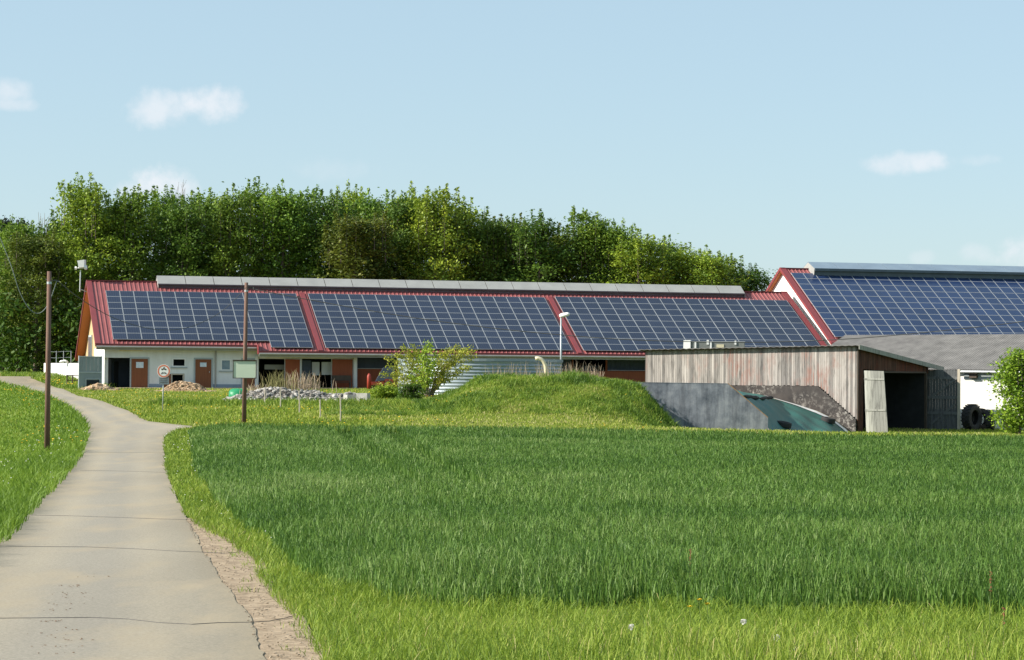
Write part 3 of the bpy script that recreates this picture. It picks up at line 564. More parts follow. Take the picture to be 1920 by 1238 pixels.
m = MB(); m.prism([F2(uv0, W2-1.45, z_r2), F2(uv0, W2, z_r2+.58), F2(uv0, W2+1.45, z_r2), F2(uv0, W2+1.3, z_r2-.7), F2(uv0, W2-1.3, z_r2-.7)], .05*BA); m.build('vent_end', MT['vent_sheet'], r2o)

# ------------------------------------------------------------------ weathered plank shed
PS = math.radians(35); SPx = np.array([-math.cos(PS), math.sin(PS), 0]); SQx = np.array([math.sin(PS), math.cos(PS), 0]); SC = P(1608, 650, 135.0)
def FS(p, q, z): return np.array([SC[0], SC[1], 0])+p*SPx+q*SQx+z*KZ
def front_hit(px, py, q=0.0): h = plane_hit(px, py, FS(0, q, 0), SQx)-FS(0, 0, 0); return float(h@SPx), float(h[2])
def end_hit(px, py, p=0.0): h = plane_hit(px, py, FS(p, 0, 0), SPx)-FS(0, 0, 0); return float(h@SQx), float(h[2])
pL, zL = front_hit(1210, 658); z0s = front_hit(1608, 650)[1]; zTop = lambda p: z0s+(zL-z0s)*p/pL
qE, _ = end_hit(1737, 760); qT, zT = end_hit(1762, 690); SZ = -3.35
shed = thing('plank_shed', 'weathered grey and reddish plank shed with open right end and lean-to roof', 'shed', FS(pL/2, qE/2, SZ))
w2a = front_hit(1535, 724); w2b = front_hit(1606, 787); zw2 = w2a[1]
m = MB(); p = 0.0
while p < pL:
    wd = random.choice((.13, .15, .17, .12)); e = min(p+wd, pL); pm_ = (p+e)/2
    zb = zw2 if pm_ > w2a[0] else w2b[1]+(zw2-w2b[1])*max(0, pm_-w2b[0])/(w2a[0]-w2b[0])
    zb += random.choice((0, 0, 0, .02, .03)); dq = random.uniform(0, .015)
    zt_ = zTop(pm_)-.02; m.hexa([FS(p+.006, dq, zb), FS(e-.006, dq, zb), FS(e-.006, .03+dq, zb), FS(p+.006, .03+dq, zb), FS(p+.006, dq, zt_), FS(e-.006, dq, zt_), FS(e-.006, .03+dq, zt_), FS(p+.006, .03+dq, zt_)], 0, random.random())
    p = e
m.build('plank_front', MT['planks'], shed)
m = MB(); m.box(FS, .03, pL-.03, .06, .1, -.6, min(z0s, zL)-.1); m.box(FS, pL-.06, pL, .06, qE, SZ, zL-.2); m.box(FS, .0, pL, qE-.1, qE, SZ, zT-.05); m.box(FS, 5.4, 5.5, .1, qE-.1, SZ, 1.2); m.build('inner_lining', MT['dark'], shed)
hq1, hz1 = end_hit(1616, 692); hq2, hz2 = end_hit(1737, 700)
zroof = lambda q: z0s+(zT-z0s)*(q)/(qT)
m = MB(); q = 0.06
while q < qE+.25:
    e = q+.16; zb = hz1+(hz2-hz1)*(q/qE); zz = zroof(q+.08)-.14
    if zz > zb: m.box(FS, 0, .03, q+.004, e-.004, zb, zz, 0, random.random())
    q = e
m.box(FS, -.02, .05, .06, hq1+.15, SZ, hz1, 0, .3); m.build('plank_end', MT['planks_red'], shed)
m = MB(); m.box(FS, -.04, .1, qE-.12, qE+.02, SZ, hz2); m.box(FS, -.03, .08, hq1+.15, qE-.12, hz1*.55+hz2*.45-.12, hz1*.55+hz2*.45-.02); m.box(FS, -.05, .02, -.02, .08, w2b[1], z0s-.05, 0); m.build('post', MT['dark_wood'], shed)
m = MB()
def roofpt(p, q, dz=0): return FS(p, q, zroof(q)+(zTop(max(0, min(p, pL)))-z0s)*(1-max(0, q)/qT)+dz)
k = 70; pr = [(-.25+(pL+.55)*i/k, .035 if i % 2 else 0) for i in range(k+1)]
for (a, ha), (b, hb) in zip(pr[:-1], pr[1:]):
    m.quad(roofpt(a, -.35, .03+ha), roofpt(b, -.35, .03+hb), roofpt(b, qT, .03+hb), roofpt(a, qT, .03+ha)); m.quad(roofpt(a, -.35, .0+ha), roofpt(b, -.35, .0+hb), roofpt(b, -.35, .03+hb), roofpt(a, -.35, .03+ha))
m.quad(roofpt(-.25, -.35, -.01), roofpt(pL+.3, -.35, -.01), roofpt(pL+.3, qT, -.01), roofpt(-.25, qT, -.01))
rs = m.build('roof', MT['fibre'], shed, fix=False)
m = MB(); m.hexa([roofpt(-.3, -.35, -.2), roofpt(-.25, -.35, -.2), roofpt(-.25, qT, -.2), roofpt(-.3, qT, -.2), roofpt(-.3, -.35, .06), roofpt(-.25, -.35, .06), roofpt(-.25, qT, .06), roofpt(-.3, qT, .06)]); m.build('barge_board', MT['planks_grey'], rs)
# loose door leaning in the opening
dv = [P(1620, 695, 134.4), P(1657, 696, 133.6), P(1665, 812, 133.5), P(1624, 812, 134.3)]
dr = thing('plank_door', 'pale grey plank door leaning askew in the shed opening', 'door', (dv[2]+dv[3])/2)
m = MB(); bk = np.array([.03, .05, 0.])
for i in range(6):
    a, b = i/6+.004, (i+1)/6-.004; A = dv[0]*(1-a)+dv[1]*a; B = dv[0]*(1-b)+dv[1]*b; C = dv[3]*(1-b)+dv[2]*b; D = dv[3]*(1-a)+dv[2]*a; m.prism([A, B, C, D], bk, 0, random.random())
m.build('plank_leaf', MT['planks_grey'], dr)
m = MB()
for t in (.12, .62): A = dv[0]*(1-t)+dv[3]*t; B = dv[1]*(1-t)+dv[2]*t; m.prism([A, B, B-[0, 0, .1], A-[0, 0, .1]], -.6*bk)
m.build('crossbar', MT['planks_grey'], dr)
# boarded gate beyond the shed, planks darkened to paint the shadow on it
ga, gb = P(1738, 808, 143.6), P(1796, 808, 142.7); GX = nrm((gb-ga)*[1, 1, 0]); GY = np.array([-GX[1], GX[0], 0]); GWd = float(np.linalg.norm((gb-ga)[:2])); gzt = P(1795, 694, 142.8)[2]
FG = lambda a, b, c: np.array([ga[0], ga[1], 0])+a*GX+b*GY+c*KZ
gate = thing('plank_gate', 'tall plank gate darkened for shadow, with diagonal brace beside the shed opening', 'gate', FG(GWd/2, 0, SZ))
m = MB(); k = 11
for i in range(k): m.box(FG, GWd*i/k+.005, GWd*(i+1)/k-.005, 0, .03, SZ, gzt+random.uniform(-.05, .02), 0, random.random()*.5)
m.build('plank_leaf', MT['planks_shade_toned'], gate)
m = MB(); zl, zh = SZ+.4, gzt-.5
for c in (zl+.75, (zl+zh)/2+.25, zh): m.box(FG, 0, GWd, -.05, -.002, c-.09, c+.09)
m.prism([FG(.1, -.045, zl), FG(.3, -.045, zl), FG(GWd-.1, -.045, zl+1.3), FG(GWd-.3, -.045, zl+1.3)], .03*GY); m.prism([FG(.1, -.045, zl+1.7), FG(.3, -.045, zl+1.7), FG(GWd-.1, -.045, zh-.1), FG(GWd-.3, -.045, zh-.1)], .03*GY); m.build('crossbar', MT['planks_shade_toned'], gate)
m = MB(); m.box(FG, GWd-.02, GWd+.14, -.08, .06, SZ, gzt+.05); m.build('post', MT['stake'], gate)
# low white building with grey corrugated roof
wa = P(1800, 697, 147.0); WXv = np.array([math.cos(PS), -math.sin(PS), 0]); FWt = lambda a, b, c: np.array([wa[0], wa[1], 0])+a*WXv+b*SQx+c*KZ
we = wa[2]; TW = .34; QR = 6.6; lb = thing('outbuilding', 'low white rendered outbuilding under a grey corrugated roof', 'building', FWt(4, 3, SZ)); A0, A1 = -11.5, 16
m = MB(); m.box(FWt, A0+.4, A1, 0, .3, SZ-.5, we-.02); m.box(FWt, A1-.3, A1, .3, 2*QR, SZ-.5, we); m.box(FWt, A0+.4, A0+.7, .3, 2*QR, SZ-.5, we); m.build('wall', MT['limewash'], lb)
m = MB(); k = int((A1-A0)/.045); pr = [(A0+(A1-A0)*i/k, .018*math.sin(i*math.pi/2)) for i in range(k+1)]
zr = lambda q: we+.12+TW*(q+.45) if q <= QR else we+.12+TW*(QR+.45)-TW*(q-QR)
for (a, ha), (b, hb) in zip(pr[:-1], pr[1:]):
    m.quad(FWt(a, -.45, zr(-.45)+ha), FWt(b, -.45, zr(-.45)+hb), FWt(b, QR, zr(QR)+hb), FWt(a, QR, zr(QR)+ha)); m.quad(FWt(a, QR, zr(QR)+ha), FWt(b, QR, zr(QR)+hb), FWt(b, 2*QR+.4, zr(2*QR+.4)+hb), FWt(a, 2*QR+.4, zr(2*QR+.4)+ha))
lr = m.build('roof', MT['fibre'], lb, fix=False)
m = MB(); m.prism([FWt(A0+.05, -.4, zr(-.4)-.04), FWt(A0+.05, QR, zr(QR)-.04), FWt(A0+.05, 2*QR+.3, zr(2*QR+.3)-.04), FWt(A0+.05, 2*QR+.3, zr(2*QR+.3)-.1), FWt(A0+.05, QR, zr(QR)-.1), FWt(A0+.05, -.4, zr(-.4)-.1)], (A1-A0-.1)*WXv); m.build('deck', MT['dark_wood'], lr)
m = MB(); m.tube([FWt(-.2, -.52, we+.0), FWt(A1, -.52, we-.03)], .07, 8); m.build('gutter', MT['steel'], lb)
m = MB(); m.box(FWt, .3, A1, -.06, -.003, we-.5, we-.03); m.build('eaves_board', MT['frame_grey'], lb)
m = MB(); m.box(FWt, .75, 1.25, -.3, -.065, we-.4, we-.08); m.build('rafter_end', MT['dark_wood'], lb)
# tyres
def tyre_bm(c, ax, R, wd, lug=True):
    m = MB(); ax = nrm(ax); e1 = nrm(np.cross(ax, [.3, .2, 1.0])); e2 = np.cross(ax, e1); c = np.asarray(c, float)
    pf = [(.56, -.3), (.60, -.44), (.8, -.5), (.95, -.46), (1.0, -.3), (1.0, .3), (.95, .46), (.8, .5), (.60, .44), (.56, .3), (.62, .2), (.85, .3), (.85, -.3), (.62, -.2)]; n = 32; K = len(pf); vs = []
    for i in range(n):
        t = 2*math.pi*i/n; d = math.cos(t)*e1+math.sin(t)*e2
        for r, x in pf: vs.append(c+d*r*R+ax*x*wd)
    m.add(vs, [(i*K+j, i*K+(j+1) % K, ((i+1) % n)*K+(j+1) % K, ((i+1) % n)*K+j) for i in range(n) for j in range(K)])
    if lug:
        for i in range(22):
            for s in (-1, 1):
                t = 2*math.pi*(i+(.5 if s > 0 else 0))/22; d = math.cos(t)*e1+math.sin(t)*e2; tt = -math.sin(t)*e1+math.cos(t)*e2
                a = c+d*R*.995+ax*s*wd*.48; b = c+d*R*.995+ax*s*wd*.02+tt*R*.12; u = tt*R*.035; m.hexa([a-u, a+u, b+u, b-u, a-u+d*R*.06, a+u+d*R*.06, b+u+d*R*.06, b-u+d*R*.06])
    return m
for (px, py, D, R, wd, ax, lab) in ((1822, 792, 143.0, .80, .62, (.75, -.7, 0), 'largest tractor tyre standing upright next to the plank gate'), (1856, 796, 143.5, .62, .5, (.95, -.3, .1), 'smaller tractor tyre leaning beside the large one, next to the green bush'), (1838, 797, 144.6, .66, .45, (.35, -.93, 0), 'black tyre standing half hidden behind the two front tractor tyres')):
    c = P(px, py, D); gz_ = gz(c[0], c[1]); c[2] = gz_+R*1.0; t = tag(tyre_bm(c, ax, R, wd).build('tractor_tyre', MT['tread'], None), lab, 'tyre', 'old tractor tyres by the white wall'); 
# ------------------------------------------------------------------ silage clamp
wx = np.array([math.cos(math.radians(4)), -math.sin(math.radians(4)), 0]); wy = np.array([math.sin(math.radians(4)), math.cos(math.radians(4)), 0]); wc = P(1440, 783, 123.0)
FC = lambda a, b, c: np.array([wc[0], wc[1], 0])+a*wx+b*wy+c*KZ
def wall1(px, py): h = plane_hit(px, py, FC(0, 0, 0), wy)-FC(0, 0, 0); return float(h@wx), float(h[2])
aL, zA = wall1(1186, 717); aT, zB = wall1(1365, 720); _, zE = wall1(1440, 784)
cw = thing('silo_wall', 'streaked blue-grey concrete silo wall with a sloping top edge coloured orange as sunlit', 'wall', FC(-3, 0, -3.4))
poly = [(aL-3, -3.6), (0, -3.6), (0, zE), (aT, zB), (aL, zA), (aL-3, zA)]
m = MB(); m.prism([FC(a, 0, c) for a, c in poly], .3*wy); m.build('slab', MT['concrete'], cw)
m = MB(); m.prism([FC(0, -.01, zE+.003), FC(aT, -.01, zB+.003), FC(aT, -.01, zB+.05), FC(0, -.01, zE+.05)], .32*wy); m.build('top_edge', MT['sunlit_edge'], cw)
m = MB(); m.prism([FC(aT-.01, -.01, zB+.003), FC(aL-2.9, -.01, zA+.003), FC(aL-2.9, -.01, zA+.03), FC(aT-.01, -.01, zB+.03)], .32*wy); m.build('coping', MT['concrete'], cw)
iw = thing('silo_wall', 'dark lichen-spotted concrete silo wall under the planks of the shed', 'wall', FS(3, 0, -3.4))
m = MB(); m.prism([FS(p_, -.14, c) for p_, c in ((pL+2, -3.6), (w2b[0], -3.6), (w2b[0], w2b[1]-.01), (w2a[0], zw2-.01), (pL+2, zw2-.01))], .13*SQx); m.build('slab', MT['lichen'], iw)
fe = [(1372, 731), (1392, 735), (1430, 741), (1460, 749), (1500, 760), (1535, 771), (1565, 786), (1590, 806), (1602, 822)]
far = [];
for q in fe: p_, z_ = front_hit(q[0], q[1], -.15); far.append(FS(p_, -.15, z_))
near = []
for k_, q in enumerate([(1340, 735), (1365, 742), (1395, 752), (1420, 772), (1440, 802), (1455, 820), (1475, 828), (1500, 834), (1530, 840)]): a_, z_ = wall1(*q); near.append(FC(a_, .31, max(z_, -3.4)))
far = np.array(far); near = np.array(near)
def tp(s, t):  # s along 0..8, t 0 near .. 1 far
    i = min(int(s), 7); f = s-i; A = near[i]*(1-f)+near[i+1]*f; B = far[i]*(1-f)+far[i+1]*f; p_ = A*(1-t)+B*t
    return p_+np.array([0, 0, .12*math.sin(t*math.pi)+.05*math.sin(s*3.1+t*9)*math.sin(t*math.pi)+.035*math.sin(t*37+s*2)*math.sin(t*math.pi)])
def grid(s0, s1, ns, t0, t1, ntt, dz, name, mtl):
    m = MB(); V = [tp(s0+(s1-s0)*i/ns, t0+(t1-t0)*j/ntt)+np.array([0, 0, dz]) for i in range(ns+1) for j in range(ntt+1)]
    m.add(V, [(i*(ntt+1)+j, i*(ntt+1)+j+1, (i+1)*(ntt+1)+j+1, (i+1)*(ntt+1)+j) for i in range(ns) for j in range(ntt)]); o = m.build(name, mtl, None, smooth=True, fix=False); return o
tag(grid(0, 8, 60, .0, .93, 60, 0, 'silage_tarp', MT['tarp']), 'dark green tarpaulin covering the silage heap between the two silo walls', 'tarpaulin')
tag(grid(2.2, 8, 60, .905, .958, 3, .04, 'plastic_film', MT['film']), 'strip of white plastic film along the edge of the green tarp', 'plastic film')
tag(grid(0, 8, 60, .93, 1.0, 6, -.012, 'silage_straw', MT['straw']), kind='stuff')
def on_tarp(px, py):
    best = None
    for s_ in np.linspace(0, 8, 81):
        for t_ in np.linspace(0, .95, 39):
            p_ = tp(s_, t_); d = p_@cF; e = (CX+FPX*(p_@cR)/d-px)**2+(CY-FPX*(p_@cU)/d-py)**2
            if best is None or e < best[0]: best = (e, p_)
    return best[1]
for (xa, ya, xb, yb, lab) in ((1393, 746, 1423, 750, 'black sandbag roll lying on the green tarp nearer the blue-grey wall'), (1425, 750, 1449, 748.5, 'black sandbag roll lying on the green tarp nearer the plank shed')):
    A_, B_ = on_tarp(xa, ya), on_tarp(xb, yb); m = MB(); pts = [A_*(1-k/9)+B_*k/9+np.array([0, 0, .09]) for k in range(10)]; m.tube(pts, [.04, .09, .11, .1, .12, .1, .11, .12, .09, .04], 8); tag(m.build('sandbag', MT['black'], None, smooth=True), lab, 'sandbag', 'sandbags on the tarp')
for (px, py, lab) in ((1470, 800, 'car tyre lying flat on the green tarp near the end of the blue-grey wall'), (1553, 792, 'car tyre lying flat on the green tarp near the white film strip')):
    c = on_tarp(px, py)+np.array([0, 0, .12]); tag(tyre_bm(c, (.18, -.1, 1), .42, .3, False).build('car_tyre', MT['black'], None), lab, 'tyre', 'tyres weighing down the tarp')
# ------------------------------------------------------------------ round slurry tank, lamp, pipe, trailer
tc_ = P(900, 700, 158.0); tc_[2] = -1.9; RT = 5.65; zt_ = P(900, 674, 152.5)[2]
tank = thing('slurry_tank', 'round corrugated steel tank between the green mound and the stable', 'tank', tc_)
m = MB(); n_ = 72; lev = 64; V = []
for i in range(lev+1):
    z_ = tc_[2]+(zt_-tc_[2])*i/lev; r_ = RT+.03*math.sin(i/lev*2*math.pi*13)
    for j in range(n_): t = 2*math.pi*j/n_; V.append((tc_[0]+r_*math.cos(t), tc_[1]+r_*math.sin(t), z_))
m.add(V, [(i*n_+j, i*n_+(j+1) % n_, (i+1)*n_+(j+1) % n_, (i+1)*n_+j) for i in range(lev) for j in range(n_)])
m.build('shell', MT['steel_blue'], tank, smooth=True, fix=False)
m = MB(); V = []
for r_, z_ in ((RT+.07, zt_-.12), (RT+.07, zt_+.05), (RT-.12, zt_+.05), (RT-.12, zt_-.12)):
    for j in range(n_): t = 2*math.pi*j/n_; V.append((tc_[0]+r_*math.cos(t), tc_[1]+r_*math.sin(t), z_))
m.add(V, [(i*n_+j, i*n_+(j+1) % n_, ((i+1) % 4)*n_+(j+1) % n_, ((i+1) % 4)*n_+j) for i in range(4) for j in range(n_)]); m.build('rim', MT['steel_blue'], tank)
lp = P(1052, 690, 166.0); lp[2] = gz(lp[0], lp[1]); lt = P(1052, 594, 166.0)
lamp = thing('street_lamp', 'slim grey lamp post in front of the stable roof', 'street lamp', lp)
m = MB(); m.tube([lp, lt], [.085, .06], 10); m.build('pole', MT['steel'], lamp, smooth=True)
m = MB(); h0 = P(1049.5, 592.5, 166.0); h1 = P(1068, 588.5, 165.6); m.tube([h0, h0*.75+h1*.25, h0*.2+h1*.8, h1], [.1, .17, .14, .06], 10); m.build('lamp_head', MT['white'], lamp, smooth=True)
m = MB(); pp = [P(x, y, 148.0) for x, y in ((1003.5, 672.5), (1009, 672), (1015, 674), (1019.5, 678.5), (1022.5, 685), (1023.5, 692), (1024, 705))]; pp.append(np.array([pp[-1][0], pp[-1][1], -1.6])); m.tube(pp, .13, 10)
tag(m.build('vent_pipe', MT['cream'], None, smooth=True), 'cream gooseneck pipe rising from the dry grass of the mound', 'pipe')
# boxy trailer behind the shed
tb = P(1281, 655, 157.0); TXv = nrm([1, -.12, 0]); TYv = np.array([-TXv[1], TXv[0], 0]); FT = lambda a, b, c: np.array([tb[0], tb[1], 0])+a*TXv+b*TYv+c*KZ
zt1 = P(1300, 638, 157.0)[2]; gT = gz(tb[0], tb[1])
tr = thing('box_trailer', 'grey boxy trailer, sunlit front end coloured white, parked behind the plank shed', 'trailer', FT(2, 1, gT)); 
m = MB(); m.box(FT, .55, 4.15, 0, 2.2, gT+.7, zt1-.12); m.build('body', MT['frame_grey2'], tr)
m = MB(); m.hexa([FT(-.1, -.02, gT+.7), FT(.5, -.06, gT+.7), FT(.5, 2.25, gT+.7), FT(-.1, 2.2, gT+.7), FT(.02, .0, zt1-.02), FT(.5, -.06, zt1), FT(.5, 2.25, zt1), FT(.02, 2.2, zt1-.02)]); m.build('front_end', MT['white'], tr)  # white colour puts the sunlight into this end, the body stays grey
m = MB()
for a in (.78, 1.83): m.box(FT, a, a+.11, -.06, -.003, gT+.7, zt1-.1)
m.box(FT, 1.6, 1.75, -.05, .1, zt1-.3, zt1+.02); m.box(FT, 3.5, 3.62, -.05, .1, zt1-.3, zt1-.02); m.build('post', MT['white'], tr)
m = MB(); m.box(FT, 2.3, 2.75, -.02, -.003, zt1-.95, zt1-.55); m.build('hatch', MT['dark'], tr); m = MB(); m.box(FT, 2.27, 2.78, -.03, -.003, zt1-.5, zt1-.28); m.build('sign_board', MT['cream'], tr)
m = MB(); m.box(FT, .5, 4.2, -.03, 2.23, zt1-.115, zt1-.06); m.build('rail', MT['alu'], tr)
for a in (.9, 3.2):
    for b in (.15, 2.05): tyre_bm(FT(a, b, gT+.42), TYv, .42, .24, False).build('wheel', MT['black'], tr)
# ------------------------------------------------------------------ poles, cables, signs
def post_pole(px, pyb, pyt, D, r0_, lab):
    b = P(px[0], pyb, D); b[2] = gz(b[0], b[1])-.15; t = P(px[1], pyt, D); root = thing('utility_pole', lab, 'pole', b)
    m = MB(); m.tube([b, b*.5+t*.5, t], [r0_, r0_*.9, r0_*.76], 12); m.build('shaft', MT['pole'], root, smooth=True)
    m = MB(); m.tube([t-[0, 0, .42], t-[0, 0, .34]], r0_*.82, 12); m.build('collar', MT['steel'], root); return b, t, root
P1b, P1t, p1r = post_pole((88, 92.5), 858, 509, 75.0, .095, 'wooden utility pole standing in the grass left of the lane')
P2b, P2t, p2r = post_pole((457.5, 462), 786, 530, 104.0, .105, 'wooden utility pole carrying the notice board in front of the stable')
m = MB(); hk = P(107, 526, 75.3); m.tube([P1t-[0, 0, .3], hk], .018, 5); m.tube([P1t-[.12, 0, .27], P1t-[0, 0, .27]], .02, 5); m.build('bracket', MT['cable'], p1r)
m = MB(); m.tube([P2t-[0, 0, .2], P2t+[.35, .0, -.22]], .02, 5); m.tube([P2t+[.33, 0, -.2], P2t+[.33, 0, -.32]], .035, 6); m.build('bracket', MT['cable'], p2r)
def cable(pts, rad, mtl, lab, nm='overhead_cable'):
    Q = []; pts = [np.asarray(p, float) for p in pts]
    for i in range(len(pts)-1):
        a, b, c, d = pts[max(i-1, 0)], pts[i], pts[i+1], pts[min(i+2, len(pts)-1)]
        for k in range(8):
            t = k/8; Q.append(.5*((2*b)+(c-a)*t+(2*a-5*b+4*c-d)*t*t+(3*b-a-3*c+d)*t**3))
    m = MB(); m.tube(Q+[pts[-1]], rad, 5); return tag(m.build(nm, mtl, None, smooth=True), lab, 'cable')
cable([P(-60, 300, 75), P(14, 480, 75), P(36, 545, 75.1), P(54, 578, 75.2), P(70, 588, 75.3), P(84, 580, 75.3), P(95, 560, 75.3), hk], .014, MT['pale_cable'], 'pale loop of cable hanging from the left pole across the dark trees')
cable([hk]+[P(x, y, 75+29*(x-107)/355) for x, y in ((150, 560), (206, 593), (260, 612), (310, 619), (360, 612), (410, 588), (440, 562))]+[P2t-[0, 0, .2]], .013, MT['cable'], 'thin dark cable sagging between the two wooden poles')
cable([P2t+[.33, 0, -.3]]+[P(x, y, 104) for x, y in ((600, 566), (720, 587), (840, 605), (1000, 623.5), (1160, 636), (1300, 641), (1450, 641.5), (1600, 635), (1760, 621), (1920, 603), (2150, 570))], .018, MT['cable'], 'long dark cable sagging across the solar arrays towards the right')
bx = P(459, 693, 103.75); FB = lambda a, b, c: np.array([bx[0], bx[1], bx[2]])+np.array([a, b, c]); nb = thing('notice_board', 'pale blank notice board with dark frame fixed to the second wooden pole', 'notice board', bx)
hw, hh = .505, .375
m = MB(); m.prism([FB(-hw, -.05, -hh), FB(hw-.06, -.05, -hh), FB(hw, -.05, -hh+.06), FB(hw, -.05, hh), FB(-hw, -.05, hh)], (0, .03, 0)); m.build('panel', MT['board_face'], nb)
m = MB(); m.box(FB, -hw-.03, -hw, -.07, 0, -hh-.03, hh+.03); m.box(FB, hw, hw+.03, -.07, 0, -hh-.03, hh+.03); m.box(FB, -hw, hw, -.07, 0, hh, hh+.03); m.box(FB, -hw, hw, -.07, 0, -hh-.03, -hh); m.box(FB, -hw-.04, hw+.04, -.1, .02, hh+.032, hh+.06); m.build('frame', MT['dark_wood'], nb)
# round traffic sign: white disc with red ring, motorcycle above car
sb = G(305, 774); sb = P(305, 774, 112.0); sb[2] = gz(sb[0], sb[1])-.1; sD = 112.0; stp = P(307, 684, sD); scn = P(307, 696, sD-.06)
sg = thing('road_sign', 'round red-ringed traffic sign with motorcycle and car on a grey post', 'road sign', sb)
m = MB(); m.tube([sb, stp], .03, 8); m.build('post', MT['steel'], sg, smooth=True)
def disc(m, c, r, y0, y1, n=40, mi=0, rin=0):
    o = lambda r, y, j: (c[0]+r*math.cos(2*math.pi*j/n), c[1]+y, c[2]+r*math.sin(2*math.pi*j/n))
    if rin == 0: m.add([o(r, y0, j) for j in range(n)]+[o(r, y1, j) for j in range(n)], [tuple(range(n)), tuple(range(2*n-1, n-1, -1))]+[(j, n+j, n+(j+1) % n, (j+1) % n) for j in range(n)], mi)
    else: m.add([o(rr, y, j) for rr in (r, rin) for y in (y0, y1) for j in range(n)], [(k, (j+1) % n+a, (j+1) % n+b, j+b) for j in range(n) for a, b, k in ((0, 2*n, j), )]+[(j, (j+1) % n, n+(j+1) % n, n+j) for j in range(n)])
m = MB(); disc(m, scn, .325, 0, .02); dsc = m.build('sign_disc', MT['white'], sg)
m = MB(); disc(m, scn, .305, -.004, -.002, rin=.235); m.build('red_ring', MT['sign_red'], dsc)
m = MB(); y_ = -.006
def flat(pts): m.prism([(scn[0]+a, scn[1]+y_, scn[2]+b) for a, b in pts], (0, .003, 0))
flat([(-.13, -.105), (.13, -.105), (.13, -.155), (.1, -.155), (.1, -.13), (-.1, -.13), (-.1, -.155), (-.13, -.155)]); flat([(-.12, -.1), (-.075, -.05), (.075, -.05), (.12, -.1), (.09, -.1), (.06, -.07), (-.06, -.07), (-.09, -.1)])
for cx_ in (-.085, .085): flat([(cx_+.042*math.cos(t), .085+.042*math.sin(t)) for t in np.linspace(0, 6.28, 14)[:-1]])
flat([(-.09, .085), (-.03, .13), (.05, .13), (.09, .085), (.02, .07)]); flat([(-.03, .13), (-.005, .2), (.03, .21), (.045, .18), (.02, .13)]); m.build('pictogram', MT['cable'], dsc)
m = MB(); pc = P(307.5, 714.5, sD-.05); m.prism([(pc[0]-.24, pc[1], pc[2]-.17), (pc[0]+.24, pc[1], pc[2]-.17), (pc[0]+.24, pc[1], pc[2]+.17), (pc[0]-.24, pc[1], pc[2]+.17)], (0, .015, 0)); pl_ = m.build('supplementary_plate', MT['plate_grey'], sg)
m = MB()
for r_ in range(3): 
    wv = (.19, .17, .19)[r_]
    m.prism([(pc[0]-wv, pc[1]-.004, pc[2]+.09-.09*r_), (pc[0]+wv, pc[1]-.004, pc[2]+.09-.09*r_), (pc[0]+wv, pc[1]-.004, pc[2]+.115-.09*r_), (pc[0]-wv, pc[1]-.004, pc[2]+.115-.09*r_)], (0, .002, 0))
m.build('worn_lines', MT['cable'], pl_)
# ------------------------------------------------------------------ things round the left end of the stable
au = F1(-.4, W1, rz1(W1)); am = P(150, 535, au[1]); at_ = P(151, 507, au[1])
an = thing('wind_sensor_mast', 'white box aerial on a thin mast at the left end of the ridge', 'aerial', am)
m = MB(); m.tube([am-[0, 0, .5], at_], .05, 6); m.tube([am-[0, 0, .3], am+[.5, .1, -.5]], .04, 5); m.build('mast', MT['steel'], an)
m = MB(); m.tube([P(141.5, 503, au[1]), P(161, 502, au[1])], .05, 6); m.tube([P(140.5, 503, au[1]), P(143.5, 503, au[1])], .13, 8); m.tube([P(158.5, 502, au[1]), P(163, 502, au[1])], .17, 8); m.build('crossarm', MT['white'], an)
m = MB(); m.prism([P(144.5, 489, au[1]-.2), P(158, 487, au[1]-.2), P(157.5, 501, au[1]-.2), P(147, 502, au[1]-.2), P(146, 494, au[1]-.2)], (0.05, .5, 0)); m.build('panel', MT['white'], an)
wl = thing('low_wall', 'low white wall behind the lane left of the stable', 'wall', P(110, 704, 186)); a = P(82, 703, 189); b = P(152, 703, 184); zt0 = P(110, 681, 186)[2]
m = MB(); m.hexa([np.array([*a[:2], a[2]-1]), np.array([*b[:2], a[2]-1]), np.array([b[0], b[1]+.3, a[2]-1]), np.array([a[0], a[1]+.3, a[2]-1]), np.array([*a[:2], zt0]), np.array([*b[:2], zt0]), np.array([b[0], b[1]+.3, zt0]), np.array([a[0], a[1]+.3, zt0])]); m.build('masonry', MT['white'], wl)
fn = thing('wire_fence', 'thin grey wire fence on top of the low white wall', 'fence', P(115, 681, 188)); fp = [P(x, 681, 188) for x in (90, 105.5, 119, 133)]
for p_ in fp: m = MB(); m.tube([p_-[0, 0, .6], p_+[0, 0, 1.0]], .035, 5); m.build('post', MT['steel'], fn)
m = MB()
for dz in (.95, .45): m.tube([fp[0]+[0, 0, dz], fp[1]+[0, 0, dz-.03], fp[2]+[0, 0, dz], fp[3]+[0, 0, dz+.02]], .012, 4)
m.build('wire', MT['steel'], fn)
m = MB(); wv = [P(112+16*t, 679.5-2.4*math.sin(t*3.1)-.5*math.sin(t*13), 185.7) for t in np.linspace(0, 1, 9)]; m.tube(wv, [.05, .1, .12, .1, .12, .1, .12, .1, .05], 6); tag(m.build('white_sheet', MT['film'], None, smooth=True), 'crumpled white plastic sheet lying on the low white wall', 'plastic sheet')
ga_, gb_ = P(147, 718, 164.5), P(191, 718, 165.5); GX2 = nrm((gb_-ga_)*[1, 1, 0]); GY2 = np.array([-GX2[1], GX2[0], 0]); w_ = float(np.linalg.norm((gb_-ga_)[:2])); g0 = gz(ga_[0], ga_[1]); zt2 = P(165, 667.5, 165)[2]
FM = lambda a, b, c: np.array([ga_[0], ga_[1], 0])+a*GX2+b*GY2+c*KZ; mg = thing('metal_gate', 'grey sheet metal gate standing at the left corner of the stable', 'gate', FM(w_/2, 0, g0)); zm = g0+(zt2-g0)*.5
m = MB()
